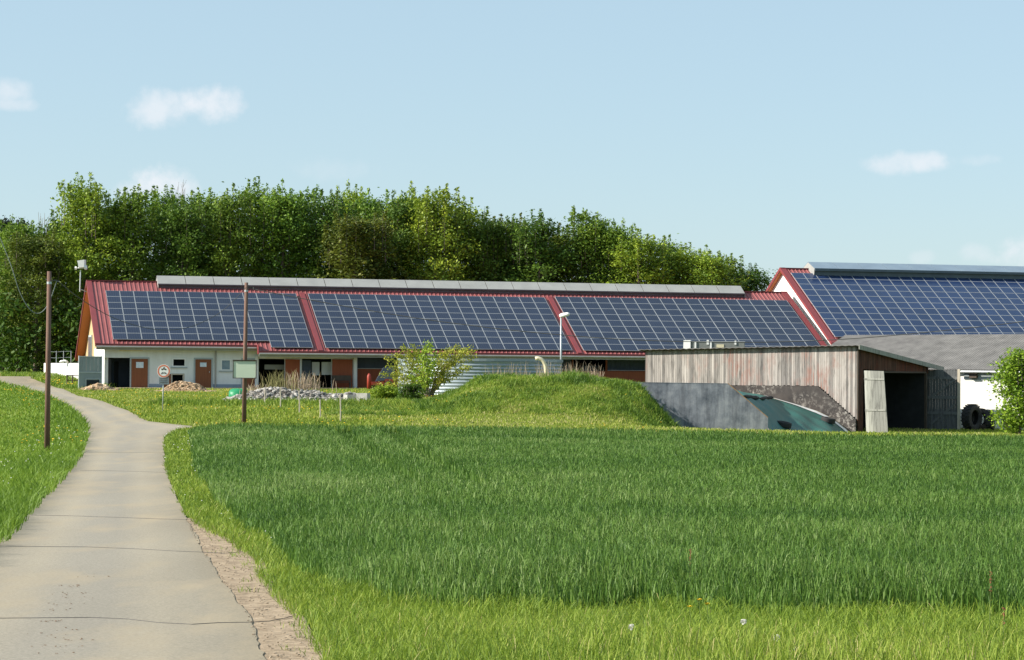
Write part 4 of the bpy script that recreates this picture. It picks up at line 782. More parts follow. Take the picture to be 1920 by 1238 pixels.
for i in range(12): a = w_*i/12; m.box(FM, a+.003, a+w_/12-.003, .01+(.02 if i % 2 else 0), .04, zm+.05, zt2-.05)
m.box(FM, .05, w_-.05, .015, .03, g0+.1, zm+.06); m.build('sheet', MT['sheet_grey'], mg)
m = MB()
for a in (0, w_-.06): m.box(FM, a, a+.06, -.03, .05, g0-.2, zt2)
for c in (zt2-.05, zm, g0+.05): m.box(FM, .06, w_-.06, -.03, .05, c-.03, c+.03)
m.box(FM, w_*.3, w_*.33, -.025, .009, g0+.08, zm-.5); m.box(FM, w_*.9, w_*.93, -.025, .009, g0+.08, zm-.5); m.box(FM, w_*.3, w_*.93, -.025, .009, zm-.5, zm-.46); m.build('frame', MT['steel'], mg)
m = MB()
for i in range(9): c = g0+.15+i*(zm-.7-g0)/9; m.box(FM, w_*.34, w_*.895, -.02, .008, c, c+.05)
m.build('grille', MT['dark'], mg)
hb = P(132, 716, 170.0); hb[2] = gz(hb[0], hb[1]); hr = thing('hitching_rail', 'dark wooden rail on short posts in front of the low white wall', 'rail', hb)
for dx in (-.25, .15, 1.2): m = MB(); m.tube([hb+[dx, .1*dx, -.1], hb+[dx, .1*dx, .9]], .05, 6); m.build('post', MT['dark_wood'], hr)
m = MB(); m.tube([hb+[-.3, 0, .85], hb+[1.4, .1, .82]], .04, 6); m.tube([hb+[-.3, 0, .5], hb+[1.4, .1, .48]], .04, 6); m.build('rail', MT['dark_wood'], hr)
def heap(name, lab, cat, x0, x1, base, D, tops, mtl, n, r, dep, core=None):
    a, b = P(x0, base, D), P(x1, base, D); root = thing(name, lab, cat, (a+b)/2); m = MB(); 
    for _ in range(n):
        t = random.random(); q = random.uniform(-1, 1); x = a[0]+(b[0]-a[0])*t; hpx = np.interp(x0+(x1-x0)*t, *zip(*tops)); y = D+q*dep; zg = gz(x, y); H = max(.04, (P(x0+(x1-x0)*t, hpx, D)[2]-gz(x, D)))*(1-q*q)*.95
        rr = r*random.uniform(.5, 1.35); m.rock((x, y, zg+H*random.uniform(.75, 1.0)-rr*.3), rr, 0, min(1, max(0, random.gauss(.55, .25))))
    m.build('stone', mtl, root, fix=False)['kind'] = 'stuff'
    if core is not None:
        m = MB(); ns, nq_ = 40, 10; V = []
        for i in range(ns+1):
            for j in range(nq_+1):
                t = i/ns; q = -1+2*j/nq_; x = a[0]+(b[0]-a[0])*t; y = D+q*dep*1.1; zg = gz(x, y); H = (P(x0+(x1-x0)*t, np.interp(x0+(x1-x0)*t, *zip(*tops)), D)[2]-gz(x, D)); V.append((x, y, zg-.05+max(0, H)*(1-q*q)*(.7+.2*random.random())))
        m.add(V, [(i*(nq_+1)+j, (i+1)*(nq_+1)+j, (i+1)*(nq_+1)+j+1, i*(nq_+1)+j+1) for i in range(ns) for j in range(nq_)]); m.build('core', core, root, smooth=True, fix=False)
    return root
heap('stone_heap', 'small heap of tan stones beside the lane at the left end of the stable', 'stone heap', 153, 218, 733, 160.0, [(153, 732), (162, 726), (175, 722), (185, 719), (198, 722), (208, 728), (218, 733)], MT['rock_tan'], 150, .24, .9, MT['earth'])
heap('earth_heap', 'brown heap of dug earth behind the round traffic sign', 'earth heap', 285, 402, 739, 157.0, [(285, 736), (305, 732), (315, 722), (330, 713), (345, 714), (360, 716), (372, 719), (385, 730), (402, 738)], MT['rock_tan'], 700, .105, 1.3, MT['earth'])
heap('rubble_heap', 'long heap of grey building rubble in the grass below the stable bays', 'rubble heap', 425, 712, 757, 128.0, [(425, 745), (440, 741), (455, 738), (480, 729), (500, 724), (520, 723), (540, 727), (565, 730), (590, 729), (615, 736), (640, 737), (655, 734), (680, 740), (700, 750), (712, 757)], MT['rock'], 1400, .13, 1.7, MT['concrete_dark'])
def blockset(px, py, D, sx_, sy_, sz_, rot, lab, mtl='concrete_pale', legs=True):
    c = P(px, py, D); c[2] = gz(c[0], c[1]); rx = np.array([math.cos(rot), math.sin(rot), 0]); ry = np.array([-rx[1], rx[0], 0]); fr = lambda a, b, cc: c+a*rx+b*ry+np.array([0, 0, cc]); root = thing('concrete_block', lab, 'concrete block', c, 'concrete blocks at the end of the rubble'); m = MB()
    m.box(fr, -sx_/2, sx_/2, -sy_/2, sy_/2, sz_*.55, sz_); m.box(fr, -sx_/2, -sx_/2+.2, -sy_/2, sy_/2, -.1, sz_*.548); m.box(fr, sx_/2-.2, sx_/2, -sy_/2, sy_/2, -.1, sz_*.548); m.build('slab', MT[mtl], root); return root
blockset(681, 757, 125.0, .62, .5, .62, -.3, 'grey concrete bench-like block at the right end of the rubble heap'); blockset(656, 758, 125.5, .55, .5, .52, .5, 'square weathered concrete block left of the bench-like block')
blockset(716, 761, 124.5, .9, .5, .18, -.1, 'flat concrete slab lying in the grass right of the bench-like block'); blockset(429, 741, 131, .6, .4, .16, .4, 'pale slab lying at the left end of the rubble heap')
c = P(449, 735, 138.0); c[2] = gz(c[0], c[1]); m = MB(); V = []
for i in range(7):
    for j in range(16):
        t = 2*math.pi*j/16; r_ = .72*math.cos(i/6*1.45)**.6*(1+.1*math.sin(3*t+i)); V.append((c[0]+r_*math.cos(t), c[1]+.7*r_*math.sin(t), c[2]-.05+.62*math.sin(i/6*1.57)+.02*math.sin(5*t+i)))
m.add(V, [(i*16+j, i*16+(j+1) % 16, (i+1)*16+(j+1) % 16, (i+1)*16+j) for i in range(6) for j in range(16)]+[tuple(96+j for j in range(16))]); tag(m.build('plastic_cover', MT['green_plastic'], None, smooth=True), 'bright green plastic cover lying behind the notice board pole', 'plastic cover')
# old wooden bench and red machine in front of the bays
bb_ = F1(*[wallhit(640, 715, .2)[0]], .2, 0); bb_[2] = gz(bb_[0], bb_[1]); FBn = framer(bb_, BA[:2], BB[:2]); bn = thing('wooden_bench', 'dark weathered wooden bench against the orange sliding door', 'bench', bb_)
m = MB(); m.box(FBn, -.75, .75, -.35, -.02, .42, .47); m.build('seat', MT['dark_wood'], bn); m = MB(); m.box(FBn, -.75, .75, -.02, .03, .55, .95); m.build('backrest', MT['dark_wood'], bn)
for s in (-.68, .6): m = MB(); m.box(FBn, s, s+.08, -.34, -.27, -.1, .418); m.box(FBn, s, s+.08, -.019, .04, -.1, .548); m.build('leg', MT['dark_wood'], bn)
rm = P(706, 727, 170.0); rm[2] = gz(rm[0], rm[1]); FR = framer(rm, (1, .1), (-.1, 1)); rd = thing('red_machine', 'red farm implement with dark hood half hidden by the olive shrub', 'farm machine', rm)
m = MB(); m.tube([FR(-.55, 0, -.1), FR(-.55, 0, .95), FR(-.55, 0, 1.15)], [.16, .16, .07], 10); m.build('cylinder', MT['red_paint'], rd, smooth=True)
m = MB(); m.box(FR, -.35, .55, -.25, .5, .3, .55); m.box(FR, .6, 1.3, -.2, .5, .3, .75); m.build('body', MT['red_paint'], rd); m = MB(); m.hexa([FR(-.1, -.15, .56), FR(1.4, -.15, .76), FR(1.4, .45, .76), FR(-.1, .45, .56), FR(.5, -.1, 1.6), FR(1.3, -.1, 1.7), FR(1.3, .4, 1.7), FR(.5, .4, 1.6)]); m.build('hood', MT['dim_panel'], rd)
tyre_bm(FR(.9, -.35, .3), (0, 1, 0), .33, .2, False).build('wheel', MT['black'], rd)
# stakes beside planted saplings
for i, (px, yb, yt, lab) in enumerate(((496.6, 764, 731, 'first pale stake from the notice board pole'), (526, 769, 727, 'second pale stake from the notice board pole, brownish'), (561.5, 780, 733, 'third and tall whitish stake in the meadow'), (600.5, 786, 749, 'short thick pale stake in the meadow, fourth in its row'), (638.5, 790, 739, 'tallest slim pale stake at the right end of the row'))):
    D_ = (121, 118, 111.5, 108, 105.5)[i]; b = P(px, yb, D_); t = P(px+random.uniform(-.6, .6), yt, D_); b[2] = min(b[2], gz(b[0], b[1])-.1); m = MB(); m.tube([b, b*.5+t*.5+[.01, 0, 0], t-[0, 0, .04], t], [.033, .031, .03, .012], 7); tag(m.build('wooden_stake', MT['stake'], None), lab, 'stake', 'stakes in the meadow')
# thin dark tubes drawn as lines across the lane
for i, (pts, lab) in enumerate((([(-60, 1165), (60, 1164), (170, 1163), (240, 1166), (300, 1173), (360, 1176), (410, 1173), (470, 1172), (505, 1170), (535, 1164), (552, 1159)], 'nearest thin dark line across the lane and gravel'), ([(-20, 1027), (60, 1028.5), (160, 1029), (260, 1033), (330, 1037), (381, 1039), (420, 1041), (455, 1038)], 'second thin dark line across the lane, ending on the gravel'), ([(58, 969), (130, 970), (220, 973), (300, 976), (350, 977)], 'third thin dark line across the lane, where the gravel starts'), ([(150, 884), (200, 884.5), (260, 886), (311, 888)], 'farthest thin dark line across the lane, beyond the first bend'))):
    m = MB(); m.tube([G(*q)+np.array([0, 0, .024]) for q in pts], (.0035, .004, .004, .004)[i], 5); tag(m.build('lane_line', MT['cable'], None), lab, 'cable', 'thin dark lines across the lane')

# ------------------------------------------------------------------ trees and shrubs
def unit(v): return v/np.maximum(np.linalg.norm(v, axis=-1, keepdims=True), 1e-9)
def leaf_quads(C, size, rng, up=.7, flat=1.0):
    n_ = len(C); N = unit(rng.normal(size=(n_, 3))*[.8, .8, .6]+[0, 0, up]); A = rng.normal(size=(n_, 3)); A = unit(A-(A*N).sum(1, keepdims=True)*N); B = np.cross(N, A)
    s = (size*rng.uniform(.6, 1.3, n_))[:, None]; V = np.stack([C-A*s*.6, C+B*s*.36-N*s*.05, C+A*s*.75-N*s*.12, C-B*s*.36-N*s*.05], 1).reshape(-1, 3); i = np.arange(n_)[:, None]*4; return V, i+np.array([[0, 1, 2, 3]])
def crown_model(name, seed, H, R, hb, nlimb, nspray, nleaf, size, kind='broad', twiggy=False):
    rng = np.random.default_rng(seed); C = []; T = []; mb = MB()
    lean = rng.normal(size=2)*.02*H; path = [np.array([lean[0]*t*t, lean[1]*t*t, H*.97*t]) for t in np.linspace(0, 1, 8)]; r_b = H*.014
    mb.tube([path[0]-[0, 0, .3]]+path[1:], [r_b*1.2]+[r_b*(1-.9*t) for t in np.linspace(0, 1, 8)[1:]], 7)
    for k in range(nlimb):
        h = (k+rng.random())/nlimb; z = hb+(H*.93-hb)*h; a = rng.random()*6.283
        if kind == 'conifer': L = R*(1-h)**.8*rng.uniform(.8, 1.1)+.25; asc = -.15+.5*h
        else: L = R*min(1, 1.25*(1.03-h)**.6)*(.62+.38*min(1, h/.3))*rng.uniform(.62, 1.15); asc = rng.uniform(.25, .75)+.5*h
        f = z/(H*.97); o = np.array([lean[0]*f*f, lean[1]*f*f, z-L*asc*.35]); d = np.array([math.cos(a), math.sin(a), 0]); pts = [o+d*L*t+np.array([0, 0, L*asc*(t**1.4)]) for t in (0, .35, .7, 1)]
        mb.tube(pts, [max(.02, r_b*.34*(1-h*.6)), r_b*.22*(1-h*.6)+.012, .016, .008], 4, 0, False)
        tl = rng.uniform(0, 1)
        for j in range(nspray):
            t = .3+.75*(j+rng.random())/nspray; c = o+d*L*t+np.array([0, 0, L*asc*(t**1.4)])+rng.normal(size=3)*[.3, .3, .2]*R*.28
            sp = R*.165*rng.uniform(.6, 1.35); m_ = max(3, int(nleaf*rng.uniform(.6, 1.3))); q = c+rng.normal(size=(m_, 3))*[sp, sp, sp*.5]
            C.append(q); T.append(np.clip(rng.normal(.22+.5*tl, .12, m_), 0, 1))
    if kind == 'broad':
        for k in range(15):  # upright shoots that make the crown's ragged top
            a = rng.random()*6.283; rr = R*.62*math.sqrt(rng.random()); zt = H*(.985-.15*(rr/R)**1.5)*rng.uniform(.9, 1.015); n_ = int(nleaf*1.3); t = rng.random(n_)**.75; s = R*.13*(1-t*.9)
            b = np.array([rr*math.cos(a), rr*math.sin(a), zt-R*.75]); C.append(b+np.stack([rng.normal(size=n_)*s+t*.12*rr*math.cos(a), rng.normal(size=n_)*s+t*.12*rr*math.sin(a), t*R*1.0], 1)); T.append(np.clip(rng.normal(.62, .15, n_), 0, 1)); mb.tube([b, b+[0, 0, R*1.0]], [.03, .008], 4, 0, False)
    C = np.concatenate(C); T = np.concatenate(T); V, Q = leaf_quads(C, size, rng, 1.05 if kind == 'broad' else .3)
    return mb, V, Q, np.repeat(T, 4)
PROTO = {}
def tree_proto(key, name, mat_leaf, mat_bark, *a, **k):
    mb, V, Q, T = crown_model(name, *a, **k); root = bpy.data.objects.new(name, None); WL_tmp = np.zeros(3); COL.objects.link(root); WL[root.name] = WL_tmp
    tk = mb.build('trunk', mat_bark, root, fix=False); cr = npmesh('crown', V, Q, np.zeros((0, 3)), T, mat_leaf, root); PROTO[key] = [root, False]; return root
def put(key, loc, sr, sz, rz, color, label, cat, group, name=None):
    root, used = PROTO[key]
    if not used: r = root; PROTO[key][1] = True; kids = list(r.children)
    else:
        r = root.copy(); COL.objects.link(r); kids = []
        for ch in root.children: c = ch.copy(); COL.objects.link(c); c.parent = r; kids.append(c)
    r.location = tuple(loc); r.scale = (sr, sr, sz); r.rotation_euler = (0, 0, rz)
    for c in kids: c.color = (*color, 1)
    tag(r, label, cat, group); return r
for v in range(7): tree_proto('b%d' % v, 'broadleaf_tree', MT['leaf'], MT['bark'], 100+v, 16.0, 3.75, 1.3, 52, 4, 86, .21)
tree_proto('con', 'conifer_tree', MT['needle'], MT['bark'], 55, 16.0, 2.6, 1.0, 120, 6, 12, .26, 'conifer')
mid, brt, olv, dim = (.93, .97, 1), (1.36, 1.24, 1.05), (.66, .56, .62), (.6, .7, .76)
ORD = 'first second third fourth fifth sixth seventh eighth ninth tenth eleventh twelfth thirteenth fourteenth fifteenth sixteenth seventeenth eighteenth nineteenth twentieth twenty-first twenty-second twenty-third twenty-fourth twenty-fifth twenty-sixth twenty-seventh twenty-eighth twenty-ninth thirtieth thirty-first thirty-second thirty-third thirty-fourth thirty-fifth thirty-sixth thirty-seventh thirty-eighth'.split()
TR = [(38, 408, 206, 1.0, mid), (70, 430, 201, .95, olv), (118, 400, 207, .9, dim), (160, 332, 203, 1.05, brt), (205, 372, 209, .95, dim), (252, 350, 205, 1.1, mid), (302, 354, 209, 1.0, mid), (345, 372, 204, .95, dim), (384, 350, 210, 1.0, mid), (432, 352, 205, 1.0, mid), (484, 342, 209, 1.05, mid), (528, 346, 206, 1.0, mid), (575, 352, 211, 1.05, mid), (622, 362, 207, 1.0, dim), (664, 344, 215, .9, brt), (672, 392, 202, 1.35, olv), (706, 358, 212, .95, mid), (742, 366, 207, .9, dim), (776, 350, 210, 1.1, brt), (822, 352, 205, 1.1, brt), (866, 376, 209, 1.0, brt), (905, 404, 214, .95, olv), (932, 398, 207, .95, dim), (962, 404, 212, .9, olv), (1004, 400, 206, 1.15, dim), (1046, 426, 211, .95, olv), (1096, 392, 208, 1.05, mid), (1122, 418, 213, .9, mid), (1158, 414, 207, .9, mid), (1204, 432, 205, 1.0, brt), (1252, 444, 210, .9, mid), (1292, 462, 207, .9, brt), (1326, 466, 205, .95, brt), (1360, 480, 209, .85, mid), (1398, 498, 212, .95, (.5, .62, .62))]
rr = random.Random(5)
def kindw(c): return {mid: 'mid green', brt: 'bright yellow-green', olv: 'dark olive', dim: 'deep green'}.get(c, 'dark bluish green')
for i, (px, py, D, s, c) in enumerate(TR):
    t = P(px, py, D); zb = gz(t[0], t[1]); Hn = t[2]-zb; seg = 'left of the stable' if px < 150 else 'above the left solar array' if px < 570 else 'above the middle solar array' if px < 1030 else 'above the right-hand solar array'
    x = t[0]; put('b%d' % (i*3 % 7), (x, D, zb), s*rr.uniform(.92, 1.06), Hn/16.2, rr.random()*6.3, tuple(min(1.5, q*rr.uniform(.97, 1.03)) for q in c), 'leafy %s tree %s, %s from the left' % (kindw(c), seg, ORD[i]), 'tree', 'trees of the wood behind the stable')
for i, (px, py, D, s) in enumerate(((8, 404, 216, .8), (26, 406, 220, .75))):
    t = P(px, py, D); zb = gz(t[0], t[1]); put('con', (t[0], D, zb), s, (t[2]-zb)/15.6, i*2.0, (1, 1, 1), ('dark pointed conifer at the extreme left edge of the wood', 'dark pointed conifer just right of the one at the left edge')[i], 'conifer', 'conifers at the left edge of the wood')
# bare tree behind the left end of the wood
def bare(px, py, D, lab, seed, spread):
    rng = np.random.default_rng(seed); b = P(px, 650, D); b[2] = gz(b[0], b[1]); H = P(px, py, D)[2]-b[2]; m = MB(); root = thing('bare_tree', lab, 'tree', b)
    m.tube([b, b+[0, 0, H*.55]], [.2, .12], 6); tm = m.build('trunk', MT['twig'], root); m = MB()
    for k in range(26):
        a = rng.random()*6.28; z = H*rng.uniform(.45, .7); L = H*rng.uniform(.22, .42); o = b+[0, 0, min(z, H*.55)]; sp = spread*rng.uniform(.3, 1); e = o+np.array([math.cos(a)*sp, math.sin(a)*sp, L]); e[2] = min(e[2], b[2]+H); md = o*.5+e*.5+np.array([math.cos(a)*sp*.2, math.sin(a)*sp*.2, 0]); m.tube([o, md, e], [.05, .03, .012], 4, 0, False)
        for _ in range(4): f = rng.uniform(.4, .95); q = o*(1-f)+e*f; m.tube([q, q+rng.normal(size=3)*[.35, .35, .2]+[0, 0, .9]], [.018, .008], 3, 0, False)
    m.build('branches', MT['twig'], root, fix=False)
bare(84, 378, 213, 'leafless pale twigged tree rising above the left end of the wood', 3, 1.7); bare(335, 328, 216, 'thin leafless tree top in front of the small white cloud', 4, .8)
# mass of the wood behind and below
rng = np.random.default_rng(21); C = []; mb = MB()
for k in range(2300):
    px = rng.uniform(-60, 1400); D = rng.uniform(217, 232); top = np.interp(px, [-60, 60, 160, 400, 800, 1000, 1200, 1400], [430, 450, 420, 395, 400, 445, 470, 540])+25; py = rng.uniform(top, 690); c = P(px, py, D); n_ = 26; C.append(c+rng.normal(size=(n_, 3))*[.8, .8, .55])
for k in range(260):
    px = rng.uniform(-80, 150); D = rng.uniform(197, 214); c = P(px, rng.uniform(560, 690), D); C.append(c+rng.normal(size=(26, 3))*[.8, .8, .5])
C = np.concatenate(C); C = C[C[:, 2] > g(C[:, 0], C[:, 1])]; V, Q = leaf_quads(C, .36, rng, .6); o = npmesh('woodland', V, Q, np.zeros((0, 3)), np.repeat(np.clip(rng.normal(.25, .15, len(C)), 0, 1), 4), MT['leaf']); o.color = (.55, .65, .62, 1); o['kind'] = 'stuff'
# bushes
tree_proto('bush', 'leafy_bush', MT['leaf'], MT['bark'], 300, 4.8, 1.75, .25, 70, 6, 26, .15)
c = P(1912, 790, 131.0); c[2] = gz(c[0], c[1]); put('bush', c, 1.0, (P(1905, 655, 131.0)[2]-c[2])/4.9, .4, (1.25, 1.25, 1.0), 'tall bright green leafy bush at the right edge beside the white wall', 'bush', None)
tree_proto('bush2', 'shrub', MT['leaf'], MT['bark'], 310, 1.6, 1.0, .05, 40, 5, 22, .12)
c = P(772, 757, 133.0); c[2] = gz(c[0], c[1]); put('bush2', c, .85, .6, 0, (.5, .62, .55), 'low dark green shrub at the foot of the round metal tank', 'shrub', None)
tree_proto('low', 'shrub', MT['leaf'], MT['bark'], 311, 1.4, 1.3, .03, 50, 5, 26, .12)
c = P(722, 752, 137.0); c[2] = gz(c[0], c[1]); put('low', c, .8, .5, 1, (1.5, 1.35, .9), 'yellow-green weedy bush right of the concrete blocks', 'shrub', None)
# olive willowy shrub in front of the tank: arching twigs with narrow young leaves
def arching(name, lab, px, pyb, D, ends, leafn, size, color, tint, mtl='leaf'):
    rng = np.random.default_rng(77+len(ends)); b = P(px, pyb, D); b[2] = gz(b[0], b[1]); root = thing(name, lab, 'shrub', b); m = MB(); C = []; T = []
    for (ex, ey) in ends:
        e = P(ex, ey, D+rng.uniform(-1.6, 1.6)); o = b+rng.normal(size=3)*[.12, .12, 0]; md = o*.45+e*.55+np.array([(o[0]-e[0])*.18, 0, abs(e[0]-o[0])*.12]); pts = [o, o*.65+md*.35, md, md*.45+e*.55+[0, 0, .05], e]; m.tube(pts, [.04, .032, .022, .014, .006], 5, 0, False)
        for j in range(leafn):
            f = rng.uniform(.3, 1.0)*4; i_ = min(int(f), 3); f -= i_; q = np.array(pts[i_])*(1-f)+np.array(pts[i_+1])*f; n_ = 7; C.append(q+rng.normal(size=(n_, 3))*[.13, .13, .1]+[0, 0, .03]); T.append(np.clip(rng.normal(tint, .2, n_), 0, 1))
    m.build('stems', MT['twig'], root, fix=False); C = np.concatenate(C); V, Q = leaf_quads(C, size, rng, .3); T = np.repeat(np.concatenate(T), 4); o = npmesh('foliage', V-b, Q, np.zeros((0, 3)), T, MT[mtl], root); o.color = (*color, 1); return root
ends = [(728, 688), (722, 672), (740, 712), (735, 700), (716, 702), (752, 650), (765, 655), (775, 648), (858, 650), (872, 655), (882, 652), (898, 668), (868, 668), (842, 655), (852, 680), (880, 690), (760, 668), (742, 664), (830, 660), (890, 660), (712, 722), (728, 727), (865, 700), (845, 712), (770, 690)]
arching('willow_shrub', 'wide olive-brown twiggy shrub spreading in front of the round metal tank', 806, 756, 143.0, ends, 48, .098, (1.55, 1.15, 1.2), .7)
arching('young_tree', 'small bright green young tree in the middle of the olive shrub', 803, 758, 141.5, [(800, 642), (806, 640), (790, 654), (814, 657), (786, 668), (820, 668), (798, 662), (806, 672), (776, 692), (766, 705)], 17, .13, (1.3, 1.25, .9), .65)
# ------------------------------------------------------------------ grasses, crop, flowers
def scatter(y0, y1, dens, mask, dy=1.0, marg=2.0, xlim=None, rx=0):
    X = []; Y = []; y = y0
    while y < y1:
        h = .2233*(y+dy)*1.04+marg; a, b = (-h, h+rx) if xlim is None else (max(-h, xlim[0]), min(h, xlim[1]))
        if b > a:
            n_ = RNG.poisson(dens(y+dy/2)*(b-a)*dy); x = RNG.uniform(a, b, n_); yy_ = RNG.uniform(y, y+dy, n_); k = mask(x, yy_); X.append(x[k]); Y.append(yy_[k])
        y += dy
    return np.concatenate(X), np.concatenate(Y)
def blades(name, X, Y, h, w, bend, tint, mtl, seg=3, base=0.0, kind='stuff', droop=.0):
    n_ = len(X); Z = g(X, Y)+base-.02; yaw = RNG.uniform(0, 6.283, n_); ld = RNG.uniform(0, 6.283, n_); px_, py_ = np.cos(yaw), np.sin(yaw); bd = bend*h*RNG.uniform(.3, 1.5, n_); lx, ly = np.cos(ld)*bd, np.sin(ld)*bd
    prof = [(0, .8, 0, 0), (.45, 1.0, .2, .5), (.8, .7, .55, .85)] if seg == 3 else [(0, .9, 0, 0), (.55, 1.0, .3, .6)]
    rows = []
    for t, wf, bf, zf in prof:
        c = np.stack([X+lx*bf, Y+ly*bf, Z+h*zf], 1); s = np.stack([px_*w*wf*.5, py_*w*wf*.5, np.zeros(n_)], 1); rows += [c-s, c+s]
    rows.append(np.stack([X+lx, Y+ly, Z+h*(1-droop*RNG.uniform(0, 1, n_))], 1)); k = len(rows); V = np.stack(rows, 1).reshape(-1, 3); i = np.arange(n_)*k; Q = [np.stack([i+2*j, i+2*j+1, i+2*j+3, i+2*j+2], 1) for j in range(len(prof)-1)]; Tt = np.stack([i+k-3, i+k-2, i+k-1], 1)
    o = npmesh(name, V, np.concatenate(Q), Tt, np.repeat(np.clip(tint, 0, 1), k), mtl); o['kind'] = kind; return o
# wheat
tramA = edge([(610, 797), (640, 814), (662, 838), (690, 868), (730, 895), (785, 930)]); tramB = edge([(705, 801), (735, 818), (775, 855), (825, 893), (890, 930)])
def tram(x, y): return np.minimum(np.abs(x-np.interp(y, *tramA)), np.abs(x-np.interp(y, *tramB))) > np.where((y < 46) | (y > 97), -1, .42)
X, Y = scatter(15, 99.5, lambda y: 760*(19/max(19, y))**1.27, lambda x, y: in_wheat(x, y), .5, 2.0, None, 4.0)
intr = ~tram(X, Y); kk = ~intr | (RNG.random(len(X)) < .26); X, Y, intr = X[kk], Y[kk], intr[kk]; n_ = len(X); lown = vnoise(X, Y, 5, 1); band = vnoise(X*.35, Y, 4.5, 61); stripe = .5+.5*np.sin(X*2.2+Y*.35); ef = np.clip(np.minimum(Y-wheat_near(X), (X-wheat_l(Y)))/1.2, 0, 1)
hh = (.37+.06*vnoise(X, Y, 2.2, 4)+.05*lown+.07*band)*RNG.uniform(.74, 1.08, n_)*(.6+.4*ef)*np.where(intr, .42, 1); dist = np.sqrt(X*X+Y*Y)
blades('wheat_crop', X, Y, hh, .0092*np.maximum(1, (dist/24)**.72)*RNG.uniform(.7, 1.3, n_), .34, RNG.normal(.42, .2, n_)+.3*(lown-.5)+.4*(band-.5)-.12*np.clip((X-2)/18, 0, 1)+.06*stripe+.25*(vnoise(X, Y, .8, 8)-.5), MT['wheat'], 3, 0, 'stuff', .35)  # wide tint bands paint the shading of the crop's undulations
soil = sheet('field_soil', np.arange(-16, 40, .5), np.arange(15, 98.6, .5), MT['soil'], .03)
import bmesh as _bm; b_ = _bm.new(); b_.from_mesh(soil.data); _bm.ops.delete(b_, geom=[f for f in b_.faces if not in_wheat(np.array([f.calc_center_median().x-.35]), np.array([f.calc_center_median().y-.7]))[0]], context='FACES'); b_.to_mesh(soil.data); b_.free()
# verge between lane and crop, and the near grass
def in_verge(x, y): return (x > np.maximum(lane_r(y), grav_r(y))-.02+.12*(vnoise(x, y, .5, 2)-.5)) & (~in_wheat(x, y)) & (y < 98.5) & ((x < wheat_l(y)+.1) | (y < wheat_near(x)+.25))
X, Y = scatter(13.5, 98.5, lambda y: 950*(18/max(18, y))**1.3, in_verge, .5, 2.0, None, 3.0); n_ = len(X); nearf = np.clip((19.8-Y)/4, 0, 1)*np.clip((X+2.2)/3, 0, 1); gap = vnoise(X, Y, .9, 12); dist = np.sqrt(X*X+Y*Y); bare_ = np.clip((X-3.2)/1.2, 0, 1)*np.exp(-((Y-wheat_near(X)+.4)/.7)**2)*(vnoise(X, Y, 1.3, 44) > .4)
keep = (RNG.random(n_) > .75*bare_) & (RNG.random(n_) > .45*(gap < .35)*(nearf < .4)); X, Y, nearf, gap, dist = [q[keep] for q in (X, Y, nearf, gap, dist)]; n_ = len(X)
blades('verge_grass', X, Y, (.10+.07*gap+.13*nearf)*RNG.uniform(.5, 1.45, n_), .0058*np.maximum(1, (dist/20)**1.0)*RNG.uniform(.6, 1.4, n_), .75-.35*nearf, RNG.normal(.45, .2, n_)+.25*(vnoise(X, Y, 2.2, 14)-.5)+.14*nearf, MT['grass'], 3, 0, 'stuff', .2)
# weeds creeping over the gravel
X, Y = scatter(13, 46, lambda y: 260, lambda x, y: (x > lane_r(y)+.05) & (x < grav_r(y)+.05) & (vnoise(x, y, .35, 71) > .62+.3*np.clip((grav_r(y)-x)/.5, 0, 1)), .5); blades('gravel_weeds', X, Y, RNG.uniform(.03, .12, len(X)), .007*np.ones(len(X)), .8, RNG.normal(.45, .2, len(X)), MT['grass'], 2)
# left field with a rougher verge along the lane
def in_left(x, y): return (x < lane_l(y)+.03+.15*(vnoise(x, y, .6, 6)-.4)) & (x > -75)
X, Y = scatter(24, 176, lambda y: 300*(30/max(30, y))**1.15, in_left, .5, 1.0); n_ = len(X); dv_ = lane_l(Y)-X; vg = np.exp(-(dv_/1.6)**2); dist = np.sqrt(X*X+Y*Y); row = np.sin((X*.93+Y*.37)*2*math.pi/.6); k = (vg > .25) | (row > -.45) | (RNG.random(n_) < .3)
X, Y, vg, dist, row = [q[k] for q in (X, Y, vg, dist, row)]; n_ = len(X)
blades('field_grass', X, Y, (.13+.20*vg*(.4+vnoise(X, Y, .9, 3)))*RNG.uniform(.6, 1.35, n_), .010*np.maximum(1, (dist/30)**.95)*RNG.uniform(.6, 1.4, n_), .6, RNG.normal(.5, .18, n_)+.05*row+.3*(vnoise(X, Y, 6, 4)-.5)-.1*vg, MT['fieldgrass'], 2, 0, 'stuff', .2)
# meadow in front of the stable, mound, back-left grass
def barn_uv(x, y): dx, dy_ = x-O1[0], y-O1[1]; return dx*BA[0]+dy_*BA[1], dx*BB[0]+dy_*BB[1]
def in_meadow(x, y):
    u, v = barn_uv(x, y); q = (y > 97.8) & (x > lane_r(y)-.05+.2*(vnoise(x, y, .8, 7)-.5)) & ~((u > 0) & (v > -2.0-.7*vnoise(x, y, 1.3, 5))) & (y < 185)
    tk = (x-tc_[0])**2+(y-tc_[1])**2 > RT**2; cl = ~((x > 6.4) & (y > 121.5) & (x < 22) & (y > 123-.1*x)) | (y > 150); return q & tk & cl
X, Y = scatter(97.5, 172, lambda y: 85*(100/y)**2 if y < 150 else 14, in_meadow, .5, 2.0); n_ = len(X); bm_, Hm = mound_amt(X, Y); onm = (bm_ > .12) & (Hm > -2.1); long_ = np.exp(-((Y-124)/5.0)**2)*(X < -4)*(X > -19); rub = np.exp(-((Y-121.5)/2.2)**2)*(X < -3)*(X > -19)
